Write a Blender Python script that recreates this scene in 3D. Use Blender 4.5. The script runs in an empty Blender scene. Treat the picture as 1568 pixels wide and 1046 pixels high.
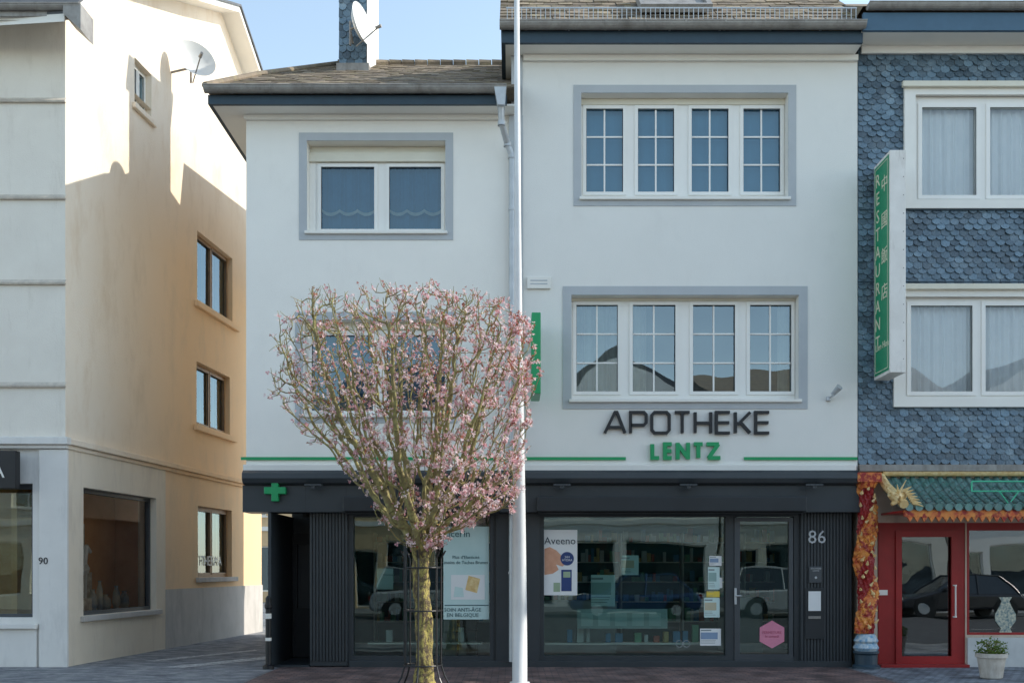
import bpy, math, random
import numpy as np
from mathutils import Vector, Matrix
random.seed(7); np.random.seed(7)
D2R=math.radians
CAMD=16.0; F=1520.0; EYE=1.6
def Xp(p,y=0.0): return (p-784)*(CAMD+y)/F
def Zp(p,y=0.0): return EYE+(869-p)*(CAMD+y)/F

# ------------------------------------------------------------ materials
MATS={}
def nt(name):
    m=bpy.data.materials.new(name); m.use_nodes=True
    n=m.node_tree; n.nodes.clear()
    o=n.nodes.new('ShaderNodeOutputMaterial'); MATS[name]=m
    return m,n,o
def mat(name,c1,c2=None,scale=3.0,rough=.7,metal=0.,bump=0.,bscale=60.,stretch=(1,1,1),island=0.,dirt=None,dscale=(2.5,2.5,.5),dlo=.5,dhi=.8,spec=.5,grad=None):
    m,n,o=nt(name); N=n.nodes; L=n.links
    b=N.new('ShaderNodeBsdfPrincipled'); L.new(b.outputs[0],o.inputs[0])
    b.inputs['Roughness'].default_value=rough; b.inputs['Metallic'].default_value=metal
    b.inputs['Specular IOR Level'].default_value=spec
    tc=N.new('ShaderNodeTexCoord')
    mp=N.new('ShaderNodeMapping'); mp.inputs['Scale'].default_value=stretch; L.new(tc.outputs['Object'],mp.inputs[0])
    if c2 is None: c2=tuple(x*.86 for x in c1)
    ns=N.new('ShaderNodeTexNoise'); ns.inputs['Scale'].default_value=scale; ns.inputs['Detail'].default_value=7; ns.inputs['Roughness'].default_value=.62
    L.new(mp.outputs[0],ns.inputs['Vector'])
    rp=N.new('ShaderNodeValToRGB'); rp.color_ramp.elements[0].position=.33; rp.color_ramp.elements[1].position=.68
    rp.color_ramp.elements[0].color=(*c1,1); rp.color_ramp.elements[1].color=(*c2,1)
    L.new(ns.outputs['Fac'],rp.inputs[0]); col=rp.outputs[0]
    if grad:   # warm shade tint put into the colour, blending over y (depth) and z (height)
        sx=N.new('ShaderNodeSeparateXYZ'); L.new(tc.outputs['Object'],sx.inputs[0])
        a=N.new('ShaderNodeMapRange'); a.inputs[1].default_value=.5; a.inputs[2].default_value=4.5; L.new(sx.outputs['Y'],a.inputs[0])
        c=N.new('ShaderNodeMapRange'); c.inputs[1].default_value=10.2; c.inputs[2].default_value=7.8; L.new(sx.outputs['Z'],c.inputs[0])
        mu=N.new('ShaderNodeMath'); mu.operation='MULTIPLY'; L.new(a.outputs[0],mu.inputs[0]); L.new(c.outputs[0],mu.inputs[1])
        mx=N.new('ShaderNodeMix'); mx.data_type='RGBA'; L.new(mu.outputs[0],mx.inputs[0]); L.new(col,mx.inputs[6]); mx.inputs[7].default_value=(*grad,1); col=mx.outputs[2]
    if dirt:
        mp2=N.new('ShaderNodeMapping'); mp2.inputs['Scale'].default_value=dscale; L.new(tc.outputs['Object'],mp2.inputs[0])
        n2=N.new('ShaderNodeTexNoise'); n2.inputs['Scale'].default_value=1.5; n2.inputs['Detail'].default_value=9; n2.inputs['Roughness'].default_value=.7
        L.new(mp2.outputs[0],n2.inputs['Vector'])
        mr=N.new('ShaderNodeMapRange'); mr.inputs[1].default_value=dlo; mr.inputs[2].default_value=dhi; L.new(n2.outputs['Fac'],mr.inputs[0])
        mx=N.new('ShaderNodeMix'); mx.data_type='RGBA'; L.new(mr.outputs[0],mx.inputs[0]); L.new(col,mx.inputs[6]); mx.inputs[7].default_value=(*dirt,1)
        col=mx.outputs[2]
    if island>0:
        g=N.new('ShaderNodeNewGeometry'); mr=N.new('ShaderNodeMapRange'); mr.inputs[3].default_value=1-island; mr.inputs[4].default_value=1+island
        L.new(g.outputs['Random Per Island'],mr.inputs[0])
        hs=N.new('ShaderNodeHueSaturation'); L.new(mr.outputs[0],hs.inputs['Value']); L.new(col,hs.inputs['Color']); col=hs.outputs[0]
    L.new(col,b.inputs['Base Color'])
    if bump>0:
        nb=N.new('ShaderNodeTexNoise'); nb.inputs['Scale'].default_value=bscale; nb.inputs['Detail'].default_value=4
        L.new(tc.outputs['Object'],nb.inputs['Vector'])
        bp=N.new('ShaderNodeBump'); bp.inputs['Strength'].default_value=bump; bp.inputs['Distance'].default_value=.02
        L.new(nb.outputs['Fac'],bp.inputs['Height']); L.new(bp.outputs[0],b.inputs['Normal'])
    return m
def glass(name,refl=.25,tint=(.8,.88,.88),wav=.06,gcol=(1,1,1)):
    m,n,o=nt(name); N=n.nodes; L=n.links
    t=N.new('ShaderNodeBsdfTransparent'); t.inputs[0].default_value=(*tint,1)
    g=N.new('ShaderNodeBsdfGlossy'); g.inputs['Roughness'].default_value=.004; g.inputs[0].default_value=(*gcol,1)
    tc=N.new('ShaderNodeTexCoord'); ns=N.new('ShaderNodeTexNoise'); ns.inputs['Scale'].default_value=1.1; ns.inputs['Detail'].default_value=1
    L.new(tc.outputs['Object'],ns.inputs['Vector'])
    bp=N.new('ShaderNodeBump'); bp.inputs['Strength'].default_value=wav; bp.inputs['Distance'].default_value=.06; L.new(ns.outputs['Fac'],bp.inputs['Height']); L.new(bp.outputs[0],g.inputs['Normal'])
    fr=N.new('ShaderNodeFresnel'); fr.inputs['IOR'].default_value=1.5
    ad=N.new('ShaderNodeMath'); ad.operation='ADD'; ad.use_clamp=True; ad.inputs[1].default_value=refl-.04; L.new(fr.outputs[0],ad.inputs[0])
    mx=N.new('ShaderNodeMixShader'); L.new(ad.outputs[0],mx.inputs[0]); L.new(t.outputs[0],mx.inputs[1]); L.new(g.outputs[0],mx.inputs[2]); L.new(mx.outputs[0],o.inputs[0])
    return m
def leafmat(name,c1,c2,tr=.4):
    m,n,o=nt(name); N=n.nodes; L=n.links
    g=N.new('ShaderNodeNewGeometry'); rp=N.new('ShaderNodeValToRGB'); rp.color_ramp.elements[0].color=(*c1,1); rp.color_ramp.elements[1].color=(*c2,1)
    L.new(g.outputs['Random Per Island'],rp.inputs[0])
    d=N.new('ShaderNodeBsdfDiffuse'); t=N.new('ShaderNodeBsdfTranslucent'); L.new(rp.outputs[0],d.inputs[0]); L.new(rp.outputs[0],t.inputs[0])
    mx=N.new('ShaderNodeMixShader'); mx.inputs[0].default_value=tr; L.new(d.outputs[0],mx.inputs[1]); L.new(t.outputs[0],mx.inputs[2]); L.new(mx.outputs[0],o.inputs[0])
    return m
def pavers(name,c1,c2,mortar,bw=.2,bh=.1,bump=.5):
    m,n,o=nt(name); N=n.nodes; L=n.links
    b=N.new('ShaderNodeBsdfPrincipled'); L.new(b.outputs[0],o.inputs[0]); b.inputs['Roughness'].default_value=.75
    tc=N.new('ShaderNodeTexCoord'); br=N.new('ShaderNodeTexBrick'); L.new(tc.outputs['Object'],br.inputs['Vector'])
    br.inputs['Scale'].default_value=1; br.inputs['Brick Width'].default_value=bw; br.inputs['Row Height'].default_value=bh; br.inputs['Mortar Size'].default_value=.008
    br.inputs['Color1'].default_value=(*c1,1); br.inputs['Color2'].default_value=(*c2,1); br.inputs['Mortar'].default_value=(*mortar,1)
    ns=N.new('ShaderNodeTexNoise'); ns.inputs['Scale'].default_value=2.3; ns.inputs['Detail'].default_value=9; L.new(tc.outputs['Object'],ns.inputs['Vector'])
    mr=N.new('ShaderNodeMapRange'); mr.inputs[1].default_value=.35; mr.inputs[2].default_value=.65; mr.inputs[3].default_value=.55; mr.inputs[4].default_value=1.45; L.new(ns.outputs['Fac'],mr.inputs[0])
    hs=N.new('ShaderNodeHueSaturation'); L.new(br.outputs['Color'],hs.inputs['Color']); L.new(mr.outputs[0],hs.inputs['Value']); L.new(hs.outputs[0],b.inputs['Base Color'])
    bp=N.new('ShaderNodeBump'); bp.inputs['Strength'].default_value=bump; bp.inputs['Distance'].default_value=.01; bp.invert=True; L.new(br.outputs['Fac'],bp.inputs['Height']); L.new(bp.outputs[0],b.inputs['Normal'])
    return m

wallL=mat('stucco_white',(.93,.895,.82),(.89,.855,.785),scale=1.2,rough=.9,bump=.25,bscale=90,dirt=(.83,.79,.72),dlo=.55,dhi=.95,dscale=(1.6,1.6,.8))
wallR=mat('stucco_grey_white',(.84,.82,.765),(.81,.79,.735),scale=1.0,rough=.9,bump=.25,bscale=90,dirt=(.75,.73,.68),dlo=.55,dhi=.95,dscale=(1.6,1.6,.8))
band=mat('band_grey',(.50,.52,.53),(.46,.48,.49),scale=2,rough=.85,bump=.2,bscale=90)
trimW=mat('trim_white',(.88,.85,.78),(.84,.81,.74),scale=2,rough=.6)
frameW=mat('window_frame_white',(.89,.86,.8),(.86,.83,.77),scale=2,rough=.35)
shutB=mat('shutter_box_cream',(.78,.73,.60),(.72,.67,.54),scale=2,rough=.5)
anth=mat('anthracite_paint',(.042,.050,.056),(.032,.040,.046),scale=2,rough=.38)
anthD=mat('anthracite_dark',(.02,.024,.028),(.015,.018,.02),scale=2,rough=.5)
fasc=mat('fascia_blue_slate',(.03,.06,.085),(.025,.048,.07),scale=4,rough=.5,island=.1)
zinc=mat('zinc',(.36,.34,.31),(.25,.23,.21),scale=6,rough=.5,metal=.1,dirt=(.14,.12,.10))
zincL=mat('zinc_light',(.55,.57,.58),(.45,.47,.48),scale=5,rough=.4,metal=.2)
green=mat('sign_green',(.01,.34,.12),(.01,.31,.10),scale=2,rough=.35)
black=mat('black_paint',(.015,.015,.017),(.012,.012,.013),scale=2,rough=.4)
roofM=mat('roof_tiles_mossy',(.26,.20,.14),(.13,.105,.08),scale=5,rough=.9,island=.4,dirt=(.24,.21,.10),dscale=(3,3,3),bump=.4,bscale=30)
roofD=mat('roof_slate_dark',(.10,.10,.105),(.06,.065,.07),scale=5,rough=.6,island=.3)
slate=mat('slate_scales',(.12,.185,.235),(.07,.115,.155),scale=2.2,rough=.36,island=.45,bump=.5,bscale=35,dirt=(.24,.29,.31),dscale=(1.5,1.5,1.5),dlo=.5,dhi=.85,spec=.7)
creamF=mat('plaster_cream_old',(.86,.80,.70),(.80,.735,.64),scale=1.5,rough=.9,bump=.3,bscale=50,dirt=(.60,.53,.44),dlo=.55,dhi=.92)
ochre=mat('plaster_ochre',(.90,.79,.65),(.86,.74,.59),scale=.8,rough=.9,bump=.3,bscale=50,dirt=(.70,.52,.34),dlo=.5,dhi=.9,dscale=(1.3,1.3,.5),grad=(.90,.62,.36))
baseG=mat('plaster_grey',(.60,.56,.52),(.52,.49,.45),scale=2,rough=.85,bump=.2,dirt=(.38,.36,.33))
baseW=mat('plaster_offwhite',(.82,.79,.74),(.76,.73,.68),scale=2,rough=.8,dirt=(.60,.58,.55))
alu=mat('dark_alu',(.09,.1,.11),(.07,.08,.09),scale=2,rough=.35,metal=.4)
brownF=mat('brown_window_frame',(.42,.26,.13),(.30,.18,.09),scale=6,rough=.5)
curtW=mat('curtain_white',(.90,.92,.92),(.84,.87,.88),scale=4,rough=.9)
curtB=mat('curtain_blue',(.05,.15,.24),(.035,.11,.18),scale=4,rough=.9)
curtG=mat('curtain_beige',(.50,.46,.37),(.40,.37,.30),scale=4,rough=.9)
curtO=mat('curtain_orange',(.75,.38,.12),(.6,.28,.08),scale=4,rough=.9)
blindB=mat('blind_grey_blue',(.14,.30,.40),(.12,.27,.36),scale=2,rough=.8)
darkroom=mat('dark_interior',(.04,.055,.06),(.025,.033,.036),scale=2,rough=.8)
interW=mat('interior_orange',(.85,.42,.18),(.72,.32,.12),scale=2,rough=.8)
teal=mat('interior_teal',(.08,.20,.20),(.05,.13,.13),scale=1.5,rough=.7)
gShop=glass('glass_shop',.13,(.70,.88,.85),.05,(.8,.97,.95))
gUp=glass('glass_upper',.14,(.72,.86,.93),.10,(.75,.93,1))
gLow=glass('glass_middle',.22,(.75,.85,.88),.12,(.82,.95,1))
gCl=glass('glass_clear_window',.10,(.93,.95,.95),.08)
gRest=glass('glass_rest',.22,(.6,.65,.65),.05,(.9,.97,1))
red=mat('red_paint',(.36,.02,.02),(.28,.015,.015),scale=3,rough=.35)
gold=mat('gold_orange',(.80,.36,.07),(.62,.10,.03),scale=7,rough=.45,dirt=(.30,.015,.015),dscale=(6,6,6),dlo=.48,dhi=.58)
goldL=mat('gold_light',(.85,.66,.34),(.65,.40,.14),scale=14,rough=.4)
tileG=mat('glazed_green_tile',(.07,.20,.17),(.16,.26,.25),scale=6,rough=.22,island=.25,dirt=(.25,.3,.3),dscale=(5,5,5))
poleM=mat('pole_white',(.74,.74,.72),(.66,.66,.65),scale=3,rough=.4,dirt=(.5,.5,.48))
bark=mat('bark_lichen',(.18,.13,.07),(.09,.065,.045),scale=16,rough=.9,bump=1.,bscale=60,dirt=(.46,.38,.11),dscale=(13,13,8),dlo=.46,dhi=.58)
twig=mat('twig_bark',(.25,.20,.10),(.15,.11,.06),scale=12,rough=.9,dirt=(.38,.35,.13),dscale=(8,8,8),dlo=.42,dhi=.6)
bl1=leafmat('blossom_pale',(.94,.80,.79),(.90,.68,.70),.42)
bl2=leafmat('blossom_pink',(.82,.48,.52),(.72,.36,.41),.42)
bl3=leafmat('bud_copper',(.52,.18,.11),(.36,.09,.06),.4)
leafG=leafmat('leaf_green',(.08,.14,.03),(.16,.22,.05),.3)
asphalt=mat('asphalt',(.075,.076,.08),(.055,.056,.06),scale=1,rough=.9,bump=.6,bscale=150,dirt=(.11,.11,.11))
pavG=pavers('pavers_grey',(.22,.23,.24),(.16,.17,.18),(.07,.07,.07),.2,.1)
pavR=pavers('pavers_red',(.22,.13,.11),(.13,.09,.085),(.05,.05,.05),.2,.1)
pavC=pavers('cobbles_blue',(.26,.29,.32),(.15,.17,.2),(.06,.06,.06),.14,.12,.9)
kerbM=mat('kerb_stone',(.32,.32,.31),(.25,.25,.24),scale=8,rough=.85)
paintW=mat('road_paint_and_light_streaks',(.72,.72,.70),(.45,.45,.44),scale=8,rough=.7,dirt=(.2,.2,.2),dscale=(6,6,6),dlo=.45,dhi=.62)
paperW=mat('paper_white',(.8,.81,.8),(.77,.78,.77),rough=.6)
paperT=mat('paper_teal',(.50,.68,.66),(.60,.75,.72),scale=1.5,rough=.6)
paperB=mat('paper_blue',(.03,.06,.2),rough=.6)
skin=mat('print_skin',(.75,.42,.28),(.62,.3,.18),scale=6,rough=.6)
pink=mat('sticker_pink',(.72,.25,.36),rough=.5)
txtG=mat('text_grey',(.55,.57,.58),rough=.5)
txtM=mat('text_midgrey',(.25,.3,.3),rough=.5)
terra=mat('pot_white',(.6,.56,.5),(.45,.4,.34),scale=8,rough=.8,dirt=(.25,.2,.15))
yellow=mat('yellow_print',(.8,.6,.08),rough=.6)

# ------------------------------------------------------------ mesh builder
def group(name,loc=(0,0,0)):
    e=bpy.data.objects.new(name,None); e.location=loc; e.empty_display_size=.3
    bpy.context.scene.collection.objects.link(e); return e
class MB:
    def __init__(s,mtx=None): s.v=[];s.f=[];s.m=[];s.x=mtx
    def face(s,pts,m=0):
        i=len(s.v); s.v+= [tuple(p) for p in pts]; s.f.append(tuple(range(i,i+len(pts)))); s.m.append(m)
    def box(s,x0,x1,y0,y1,z0,z1,m=0):
        if x1<x0:x0,x1=x1,x0
        if y1<y0:y0,y1=y1,y0
        if z1<z0:z0,z1=z1,z0
        i=len(s.v)
        s.v+=[(x0,y0,z0),(x1,y0,z0),(x1,y1,z0),(x0,y1,z0),(x0,y0,z1),(x1,y0,z1),(x1,y1,z1),(x0,y1,z1)]
        for q in [(0,3,2,1),(4,5,6,7),(0,1,5,4),(1,2,6,5),(2,3,7,6),(3,0,4,7)]:
            s.f.append(tuple(i+k for k in q)); s.m.append(m)
        return s
    def slab(s,x0,x1,z0,z1,y0,y1,holes=(),m=0):
        if z1<z0: z0,z1=z1,z0
        H=[(min(a,b),max(a,b),min(c,d),max(c,d)) for a,b,c,d in holes]
        xs=sorted(set([x0,x1]+[h for q in H for h in q[:2] if x0<h<x1])); zs=sorted(set([z0,z1]+[h for q in H for h in q[2:] if z0<h<z1]))
        for i in range(len(xs)-1):
            for j in range(len(zs)-1):
                cx=(xs[i]+xs[i+1])/2; cz=(zs[j]+zs[j+1])/2
                if any(q[0]<cx<q[1] and q[2]<cz<q[3] for q in H): continue
                s.face([(xs[i],y0,zs[j]),(xs[i+1],y0,zs[j]),(xs[i+1],y0,zs[j+1]),(xs[i],y0,zs[j+1])],m)
                s.face([(xs[i],y1,zs[j]),(xs[i],y1,zs[j+1]),(xs[i+1],y1,zs[j+1]),(xs[i+1],y1,zs[j])],m)
        for a,b,c,d in H+[(x0,x1,z0,z1)]:
            s.face([(a,y0,c),(a,y1,c),(a,y1,d),(a,y0,d)],m); s.face([(b,y0,c),(b,y0,d),(b,y1,d),(b,y1,c)],m)
            s.face([(a,y0,d),(a,y1,d),(b,y1,d),(b,y0,d)],m); s.face([(a,y0,c),(b,y0,c),(b,y1,c),(a,y1,c)],m)
        return s
    def prism(s,pts,y0,y1,m=0):
        n=len(pts); i=len(s.v)
        s.v+=[(p[0],y0,p[1]) for p in pts]+[(p[0],y1,p[1]) for p in pts]
        s.f.append(tuple(i+k for k in range(n))); s.m.append(m)
        s.f.append(tuple(i+n+k for k in reversed(range(n)))); s.m.append(m)
        for k in range(n):
            l=(k+1)%n; s.f.append((i+k,i+n+k,i+n+l,i+l)); s.m.append(m)
        return s
    def cyl(s,p0,p1,r0,r1=None,n=10,m=0,cap=True):
        if r1 is None:r1=r0
        p0=Vector(p0);p1=Vector(p1);d=(p1-p0).normalized()
        a=d.orthogonal().normalized(); b=d.cross(a); i=len(s.v)
        for p,r in((p0,r0),(p1,r1)):
            for k in range(n):
                t=2*math.pi*k/n; s.v.append(tuple(p+a*math.cos(t)*r+b*math.sin(t)*r))
        for k in range(n):
            l=(k+1)%n; s.f.append((i+k,i+l,i+n+l,i+n+k)); s.m.append(m)
        if cap:
            s.f.append(tuple(i+k for k in reversed(range(n)))); s.m.append(m); s.f.append(tuple(i+n+k for k in range(n))); s.m.append(m)
        return s
    def tube(s,pts,r,n=8,m=0):
        for a,b in zip(pts[:-1],pts[1:]): s.cyl(a,b,r,r,n,m)
        return s
    def lathe(s,c,prof,n=20,m=0):
        i=len(s.v)
        for r,z in prof:
            for k in range(n):
                t=2*math.pi*k/n; s.v.append((c[0]+r*math.cos(t),c[1]+r*math.sin(t),c[2]+z))
        for j in range(len(prof)-1):
            for k in range(n):
                l=(k+1)%n; s.f.append((i+j*n+k,i+j*n+l,i+(j+1)*n+l,i+(j+1)*n+k)); s.m.append(m)
        s.f.append(tuple(i+(len(prof)-1)*n+k for k in range(n))); s.m.append(m)
        return s
    def ribbon(s,pts,w,y0,y1,closed=False,m=0):
        P=[Vector((p[0],p[1])) for p in pts]; n=len(P); Lf=[];Rt=[]
        for k in range(n):
            a=P[k-1] if (k>0 or closed) else None; b=P[(k+1)%n] if (k<n-1 or closed) else None
            d1=(P[k]-a).normalized() if a is not None else None; d2=(b-P[k]).normalized() if b is not None else None
            if d1 is None:d1=d2
            if d2 is None:d2=d1
            n1=Vector((-d1.y,d1.x)); n2=Vector((-d2.y,d2.x)); q=(n1+n2).normalized(); k2=min(1/max(q.dot(n1),.35),1.6)
            Lf.append(P[k]+q*w/2*k2); Rt.append(P[k]-q*w/2*k2)
        for k in range(n if closed else n-1):
            l=(k+1)%n; s.prism([Rt[k],Rt[l],Lf[l],Lf[k]],y0,y1,m)
        return s
    def sheet(s,x0,x1,z0,z1,y,amp,wl,m=0,n=None,ph=0):
        n=n or max(8,int(abs(x1-x0)/wl*8)); prev=None
        for k in range(n+1):
            t=k/n; x=x0+(x1-x0)*t; yy=y+amp*math.sin(2*math.pi*x/wl+ph)+amp*.5*math.sin(2*math.pi*x/wl*1.7+1+ph)
            if prev: s.face([(prev[0],prev[1],z0),(x,yy,z0),(x,yy,z1),(prev[0],prev[1],z1)],m)
            prev=(x,yy)
        return s
    def build(s,name,parent=None,mats=None,smooth=False,bevel=0.,loc=None):
        me=bpy.data.meshes.new(name)
        V=s.v
        if s.x is not None: V=[tuple(s.x@Vector(v)) for v in V]
        me.from_pydata(V,[],s.f); 
        mats=mats if isinstance(mats,(list,tuple)) else [mats]
        for q in mats: me.materials.append(q)
        me.polygons.foreach_set('material_index',s.m)
        if smooth: me.polygons.foreach_set('use_smooth',[True]*len(me.polygons))
        me.update()
        o=bpy.data.objects.new(name,me); bpy.context.scene.collection.objects.link(o)
        if parent is not None:
            o.parent=parent; o.location=-Vector(parent.location)
        if bevel>0:
            b=o.modifiers.new('bevel','BEVEL'); b.width=bevel; b.segments=2; b.limit_method='ANGLE'
        return o
def B(name,parent,m,x0,x1,y0,y1,z0,z1,bevel=0,mtx=None):
    return MB(mtx).box(x0,x1,y0,y1,z0,z1).build(name,parent,m,bevel=bevel)
def text(s,name,parent,m,x,z,y,size,mtx=None,align='CENTER',ext=.002,sx=1.,rot=None):
    c=bpy.data.curves.new(name,'FONT'); c.body=s; c.size=size; c.align_x=align; c.align_y='CENTER'; c.extrude=ext; c.resolution_u=2
    o=bpy.data.objects.new('tmp',c); bpy.context.scene.collection.objects.link(o)
    bpy.context.view_layer.update()
    me=bpy.data.meshes.new_from_object(o.evaluated_get(bpy.context.evaluated_depsgraph_get()))
    bpy.data.objects.remove(o)
    M=Matrix.Translation((x,y,z))@(rot or Matrix.Identity(4))@Matrix.Rotation(math.pi/2,4,'X')@Matrix.Diagonal((sx,1,1,1))
    if mtx is not None: M=mtx@M
    me.transform(M); me.materials.clear(); me.materials.append(m); me.name=name
    o=bpy.data.objects.new(name,me); bpy.context.scene.collection.objects.link(o)
    o.parent=parent; o.location=-Vector(parent.location); return o
def shingles(name,parent,m,x0,x1,z0,z1,w,h,mtx=None,clip=None,round_=True,tilt=.014,jit=.1,back=0):
    b=MB(mtx); r=0; z=z0
    while z<z1:
        off=(r%2)*w/2; x=x0-off
        while x<x1:
            cx=x+w/2; cz=z+h/2
            if cx>x0-w*.1 and cx<x1+w*.1 and (clip is None or clip(cx,cz)):
                a=max(x+.003,x0); c=min(x+w-.003,x1); jz=random.uniform(-jit,jit)*h; t=tilt*random.uniform(.6,1.5); ty=random.uniform(-.004,.004)
                zt=z+h*1.5; zb=z+jz
                yb=back-t
                if round_ and c-a>w*.7:
                    mw=c-a
                    pts=[(a,yb*.7+back*.3,zb+h*.45),(a+mw*.16,yb+ty,zb+h*.12),(a+mw*.5,yb,zb-h*.06),(c-mw*.16,yb-ty,zb+h*.12),(c,yb*.7+back*.3,zb+h*.45),(c,back+ty*.2,zt),(a,back,zt)]
                else: pts=[(a,yb+ty,zb),(c,yb-ty,zb),(c,back,zt),(a,back,zt)]
                b.face(pts)
                if not round_: b.face([(a,back+.004,zb),(c,back+.004,zb),(c,yb-ty,zb),(a,yb+ty,zb)])
            x+=w
        z+=h; r+=1
    return b.build(name,parent,m)

def window(parent,tag,hole,frame,panes,pz,yf,mats,munt=None,curtain=None,glassm=None,mtx=None,sash=.05,fthick=.07):
    x0,x1,z0,z1=frame; 
    b=MB(mtx); b.slab(x0,x1,z0,z1,yf,yf+fthick,[(p[0],p[1],pz[0],pz[1]) for p in panes])
    for p in panes:
        b.slab(p[0]-sash,p[1]+sash,pz[0]-sash,pz[1]+sash,yf-.018,yf-.001,[(p[0]+.004,p[1]-.004,pz[0]+.004,pz[1]-.004)])
        if munt:
            c,r=munt; w=.013
            for k in range(1,c): xx=p[0]+(p[1]-p[0])*k/c; b.box(xx-w,xx+w,yf+.018,yf+.032,pz[0],pz[1])
            for k in range(1,r): zz=pz[0]+(pz[1]-pz[0])*k/r; b.box(p[0],p[1],yf+.015,yf+.029,zz-w,zz+w)
    b.build(tag+'_frame',parent,mats)
    g=MB(mtx)
    for p in panes:
        e=random.uniform(-.004,.004); e2=random.uniform(-.004,.004)
        g.face([(p[0],yf+.035+e,pz[0]),(p[1],yf+.035-e,pz[0]),(p[1],yf+.035-e+e2,pz[1]),(p[0],yf+.035+e+e2,pz[1])])
    g.build(tag+'_glass',parent,glassm or gUp)
    g=MB(mtx)
    for p in panes: g.slab(p[0]-.002,p[1]+.002,pz[0]-.002,pz[1]+.002,yf+.001,yf+.012,[(p[0]+.010,p[1]-.010,pz[0]+.010,pz[1]-.010)])
    g.build(tag+'_seals',parent,alu)
    if curtain:
        cm,amp,wl,segs=curtain; c=MB(mtx)
        for (a,d,zt,zb) in segs: c.sheet(a,d,zb,zt,yf+.15,amp,wl,ph=random.random()*6)
        c.build(tag+'_curtain',parent,cm)
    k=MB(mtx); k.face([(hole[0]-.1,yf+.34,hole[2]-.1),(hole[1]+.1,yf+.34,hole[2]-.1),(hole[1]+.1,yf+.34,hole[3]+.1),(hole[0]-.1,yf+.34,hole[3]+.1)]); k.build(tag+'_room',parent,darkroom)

def gutter(name,parent,x0,x1,y,ztop,r,m,mtx=None):
    b=MB(mtx); n=8; 
    for k in range(n):
        a0=math.pi+math.pi*k/n; a1=math.pi+math.pi*(k+1)/n
        for rr in (r,r*.93):
            b.face([(x0,y+rr*math.cos(a0),ztop+rr*math.sin(a0)),(x1,y+rr*math.cos(a0),ztop+rr*math.sin(a0)),(x1,y+rr*math.cos(a1),ztop+rr*math.sin(a1)),(x0,y+rr*math.cos(a1),ztop+rr*math.sin(a1))])
    for xx in (x0,x1):
        b.face([(xx,y+r*math.cos(math.pi+math.pi*k/n),ztop+r*math.sin(math.pi+math.pi*k/n)) for k in range(n+1)])
    b.cyl((x0,y-r,ztop),(x1,y-r,ztop),.011,n=6)
    x=x0+.4
    while x<x1:
        for k in range(n):
            a0=math.pi+math.pi*k/n; a1=math.pi+math.pi*(k+1)/n; rr=r*1.06
            b.face([(x,y+rr*math.cos(a0),ztop+rr*math.sin(a0)),(x+.035,y+rr*math.cos(a0),ztop+rr*math.sin(a0)),(x+.035,y+rr*math.cos(a1),ztop+rr*math.sin(a1)),(x,y+rr*math.cos(a1),ztop+rr*math.sin(a1))])
        x+=.62
    return b.build(name,parent,m)

# ============================================================ GROUND
g=MB(); g.face([(-300,-300,-.13),(300,-300,-.13),(300,300,-.13),(-300,300,-.13)]); g.build('ground',None,asphalt)
g=MB(); g.face([(-80,-19.5,-.125),(80,-19.5,-.125),(80,-4.9,-.125),(-80,-4.9,-.125)]); g.build('road',None,asphalt)
pv=group('pavement')
B('slab',pv,pavG,-80,80,-4.7,60,-.12,0)
B('kerb',pv,kerbM,-80,80,-4.88,-4.702,-.12,.003,bevel=.015)
g=MB(); g.face([(Xp(430),-2.6,.004),(5.35,-2.6,.004),(5.35,-.02,.004),(Xp(430),-.02,.004)]); g.build('red_paver_strip',pv,pavR)
g=MB(); g.face([(5.42,-2.6,.004),(13,-2.6,.004),(13,-.02,.004),(5.42,-.02,.004)]); g.build('cobble_strip',pv,pavC)
g=MB(); g.face([(-30,-4.65,.004),(Xp(430)-.05,-4.65,.004),(Xp(430)-.05,.0,.004),(-3.9,.3,.004),(-3.9,20,.004),(-6.2,20,.004),(-7.15,0.05,.004),(-30,.05,.004)]); g.build('alley_asphalt',pv,mat('asphalt_worn',(.23,.235,.25),(.12,.125,.14),scale=2.2,rough=.85,bump=.6,bscale=120,dirt=(.34,.34,.34),dscale=(2,3,1),dlo=.45,dhi=.6))
g=MB(); g.face([(-5.6,-.1,.008),(-5.25,-.15,.008),(-4.1,1.6,.008),(-4.0,2.5,.008)]); g.face([(-6.3,1.0,.008),(-6.1,.9,.008),(-4.9,3.1,.008),(-5.0,3.3,.008)]); g.build('painted_light_streaks',pv,paintW)  # pale streaks painting a bright patch of light onto the alley ground
op=group('opposite_pavement')
B('slab',op,pavG,-80,80,-60,-19.7,-.12,0); B('kerb',op,kerbM,-80,80,-19.698,-19.52,-.12,.003,bevel=.015)
g=MB()
for k in range(-12,13): g.face([(k*3.2,-12.3,-.12),(k*3.2+1.6,-12.3,-.12),(k*3.2+1.6,-12.18,-.12),(k*3.2,-12.18,-.12)])
g.build('road_marking',None,paintW)

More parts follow.
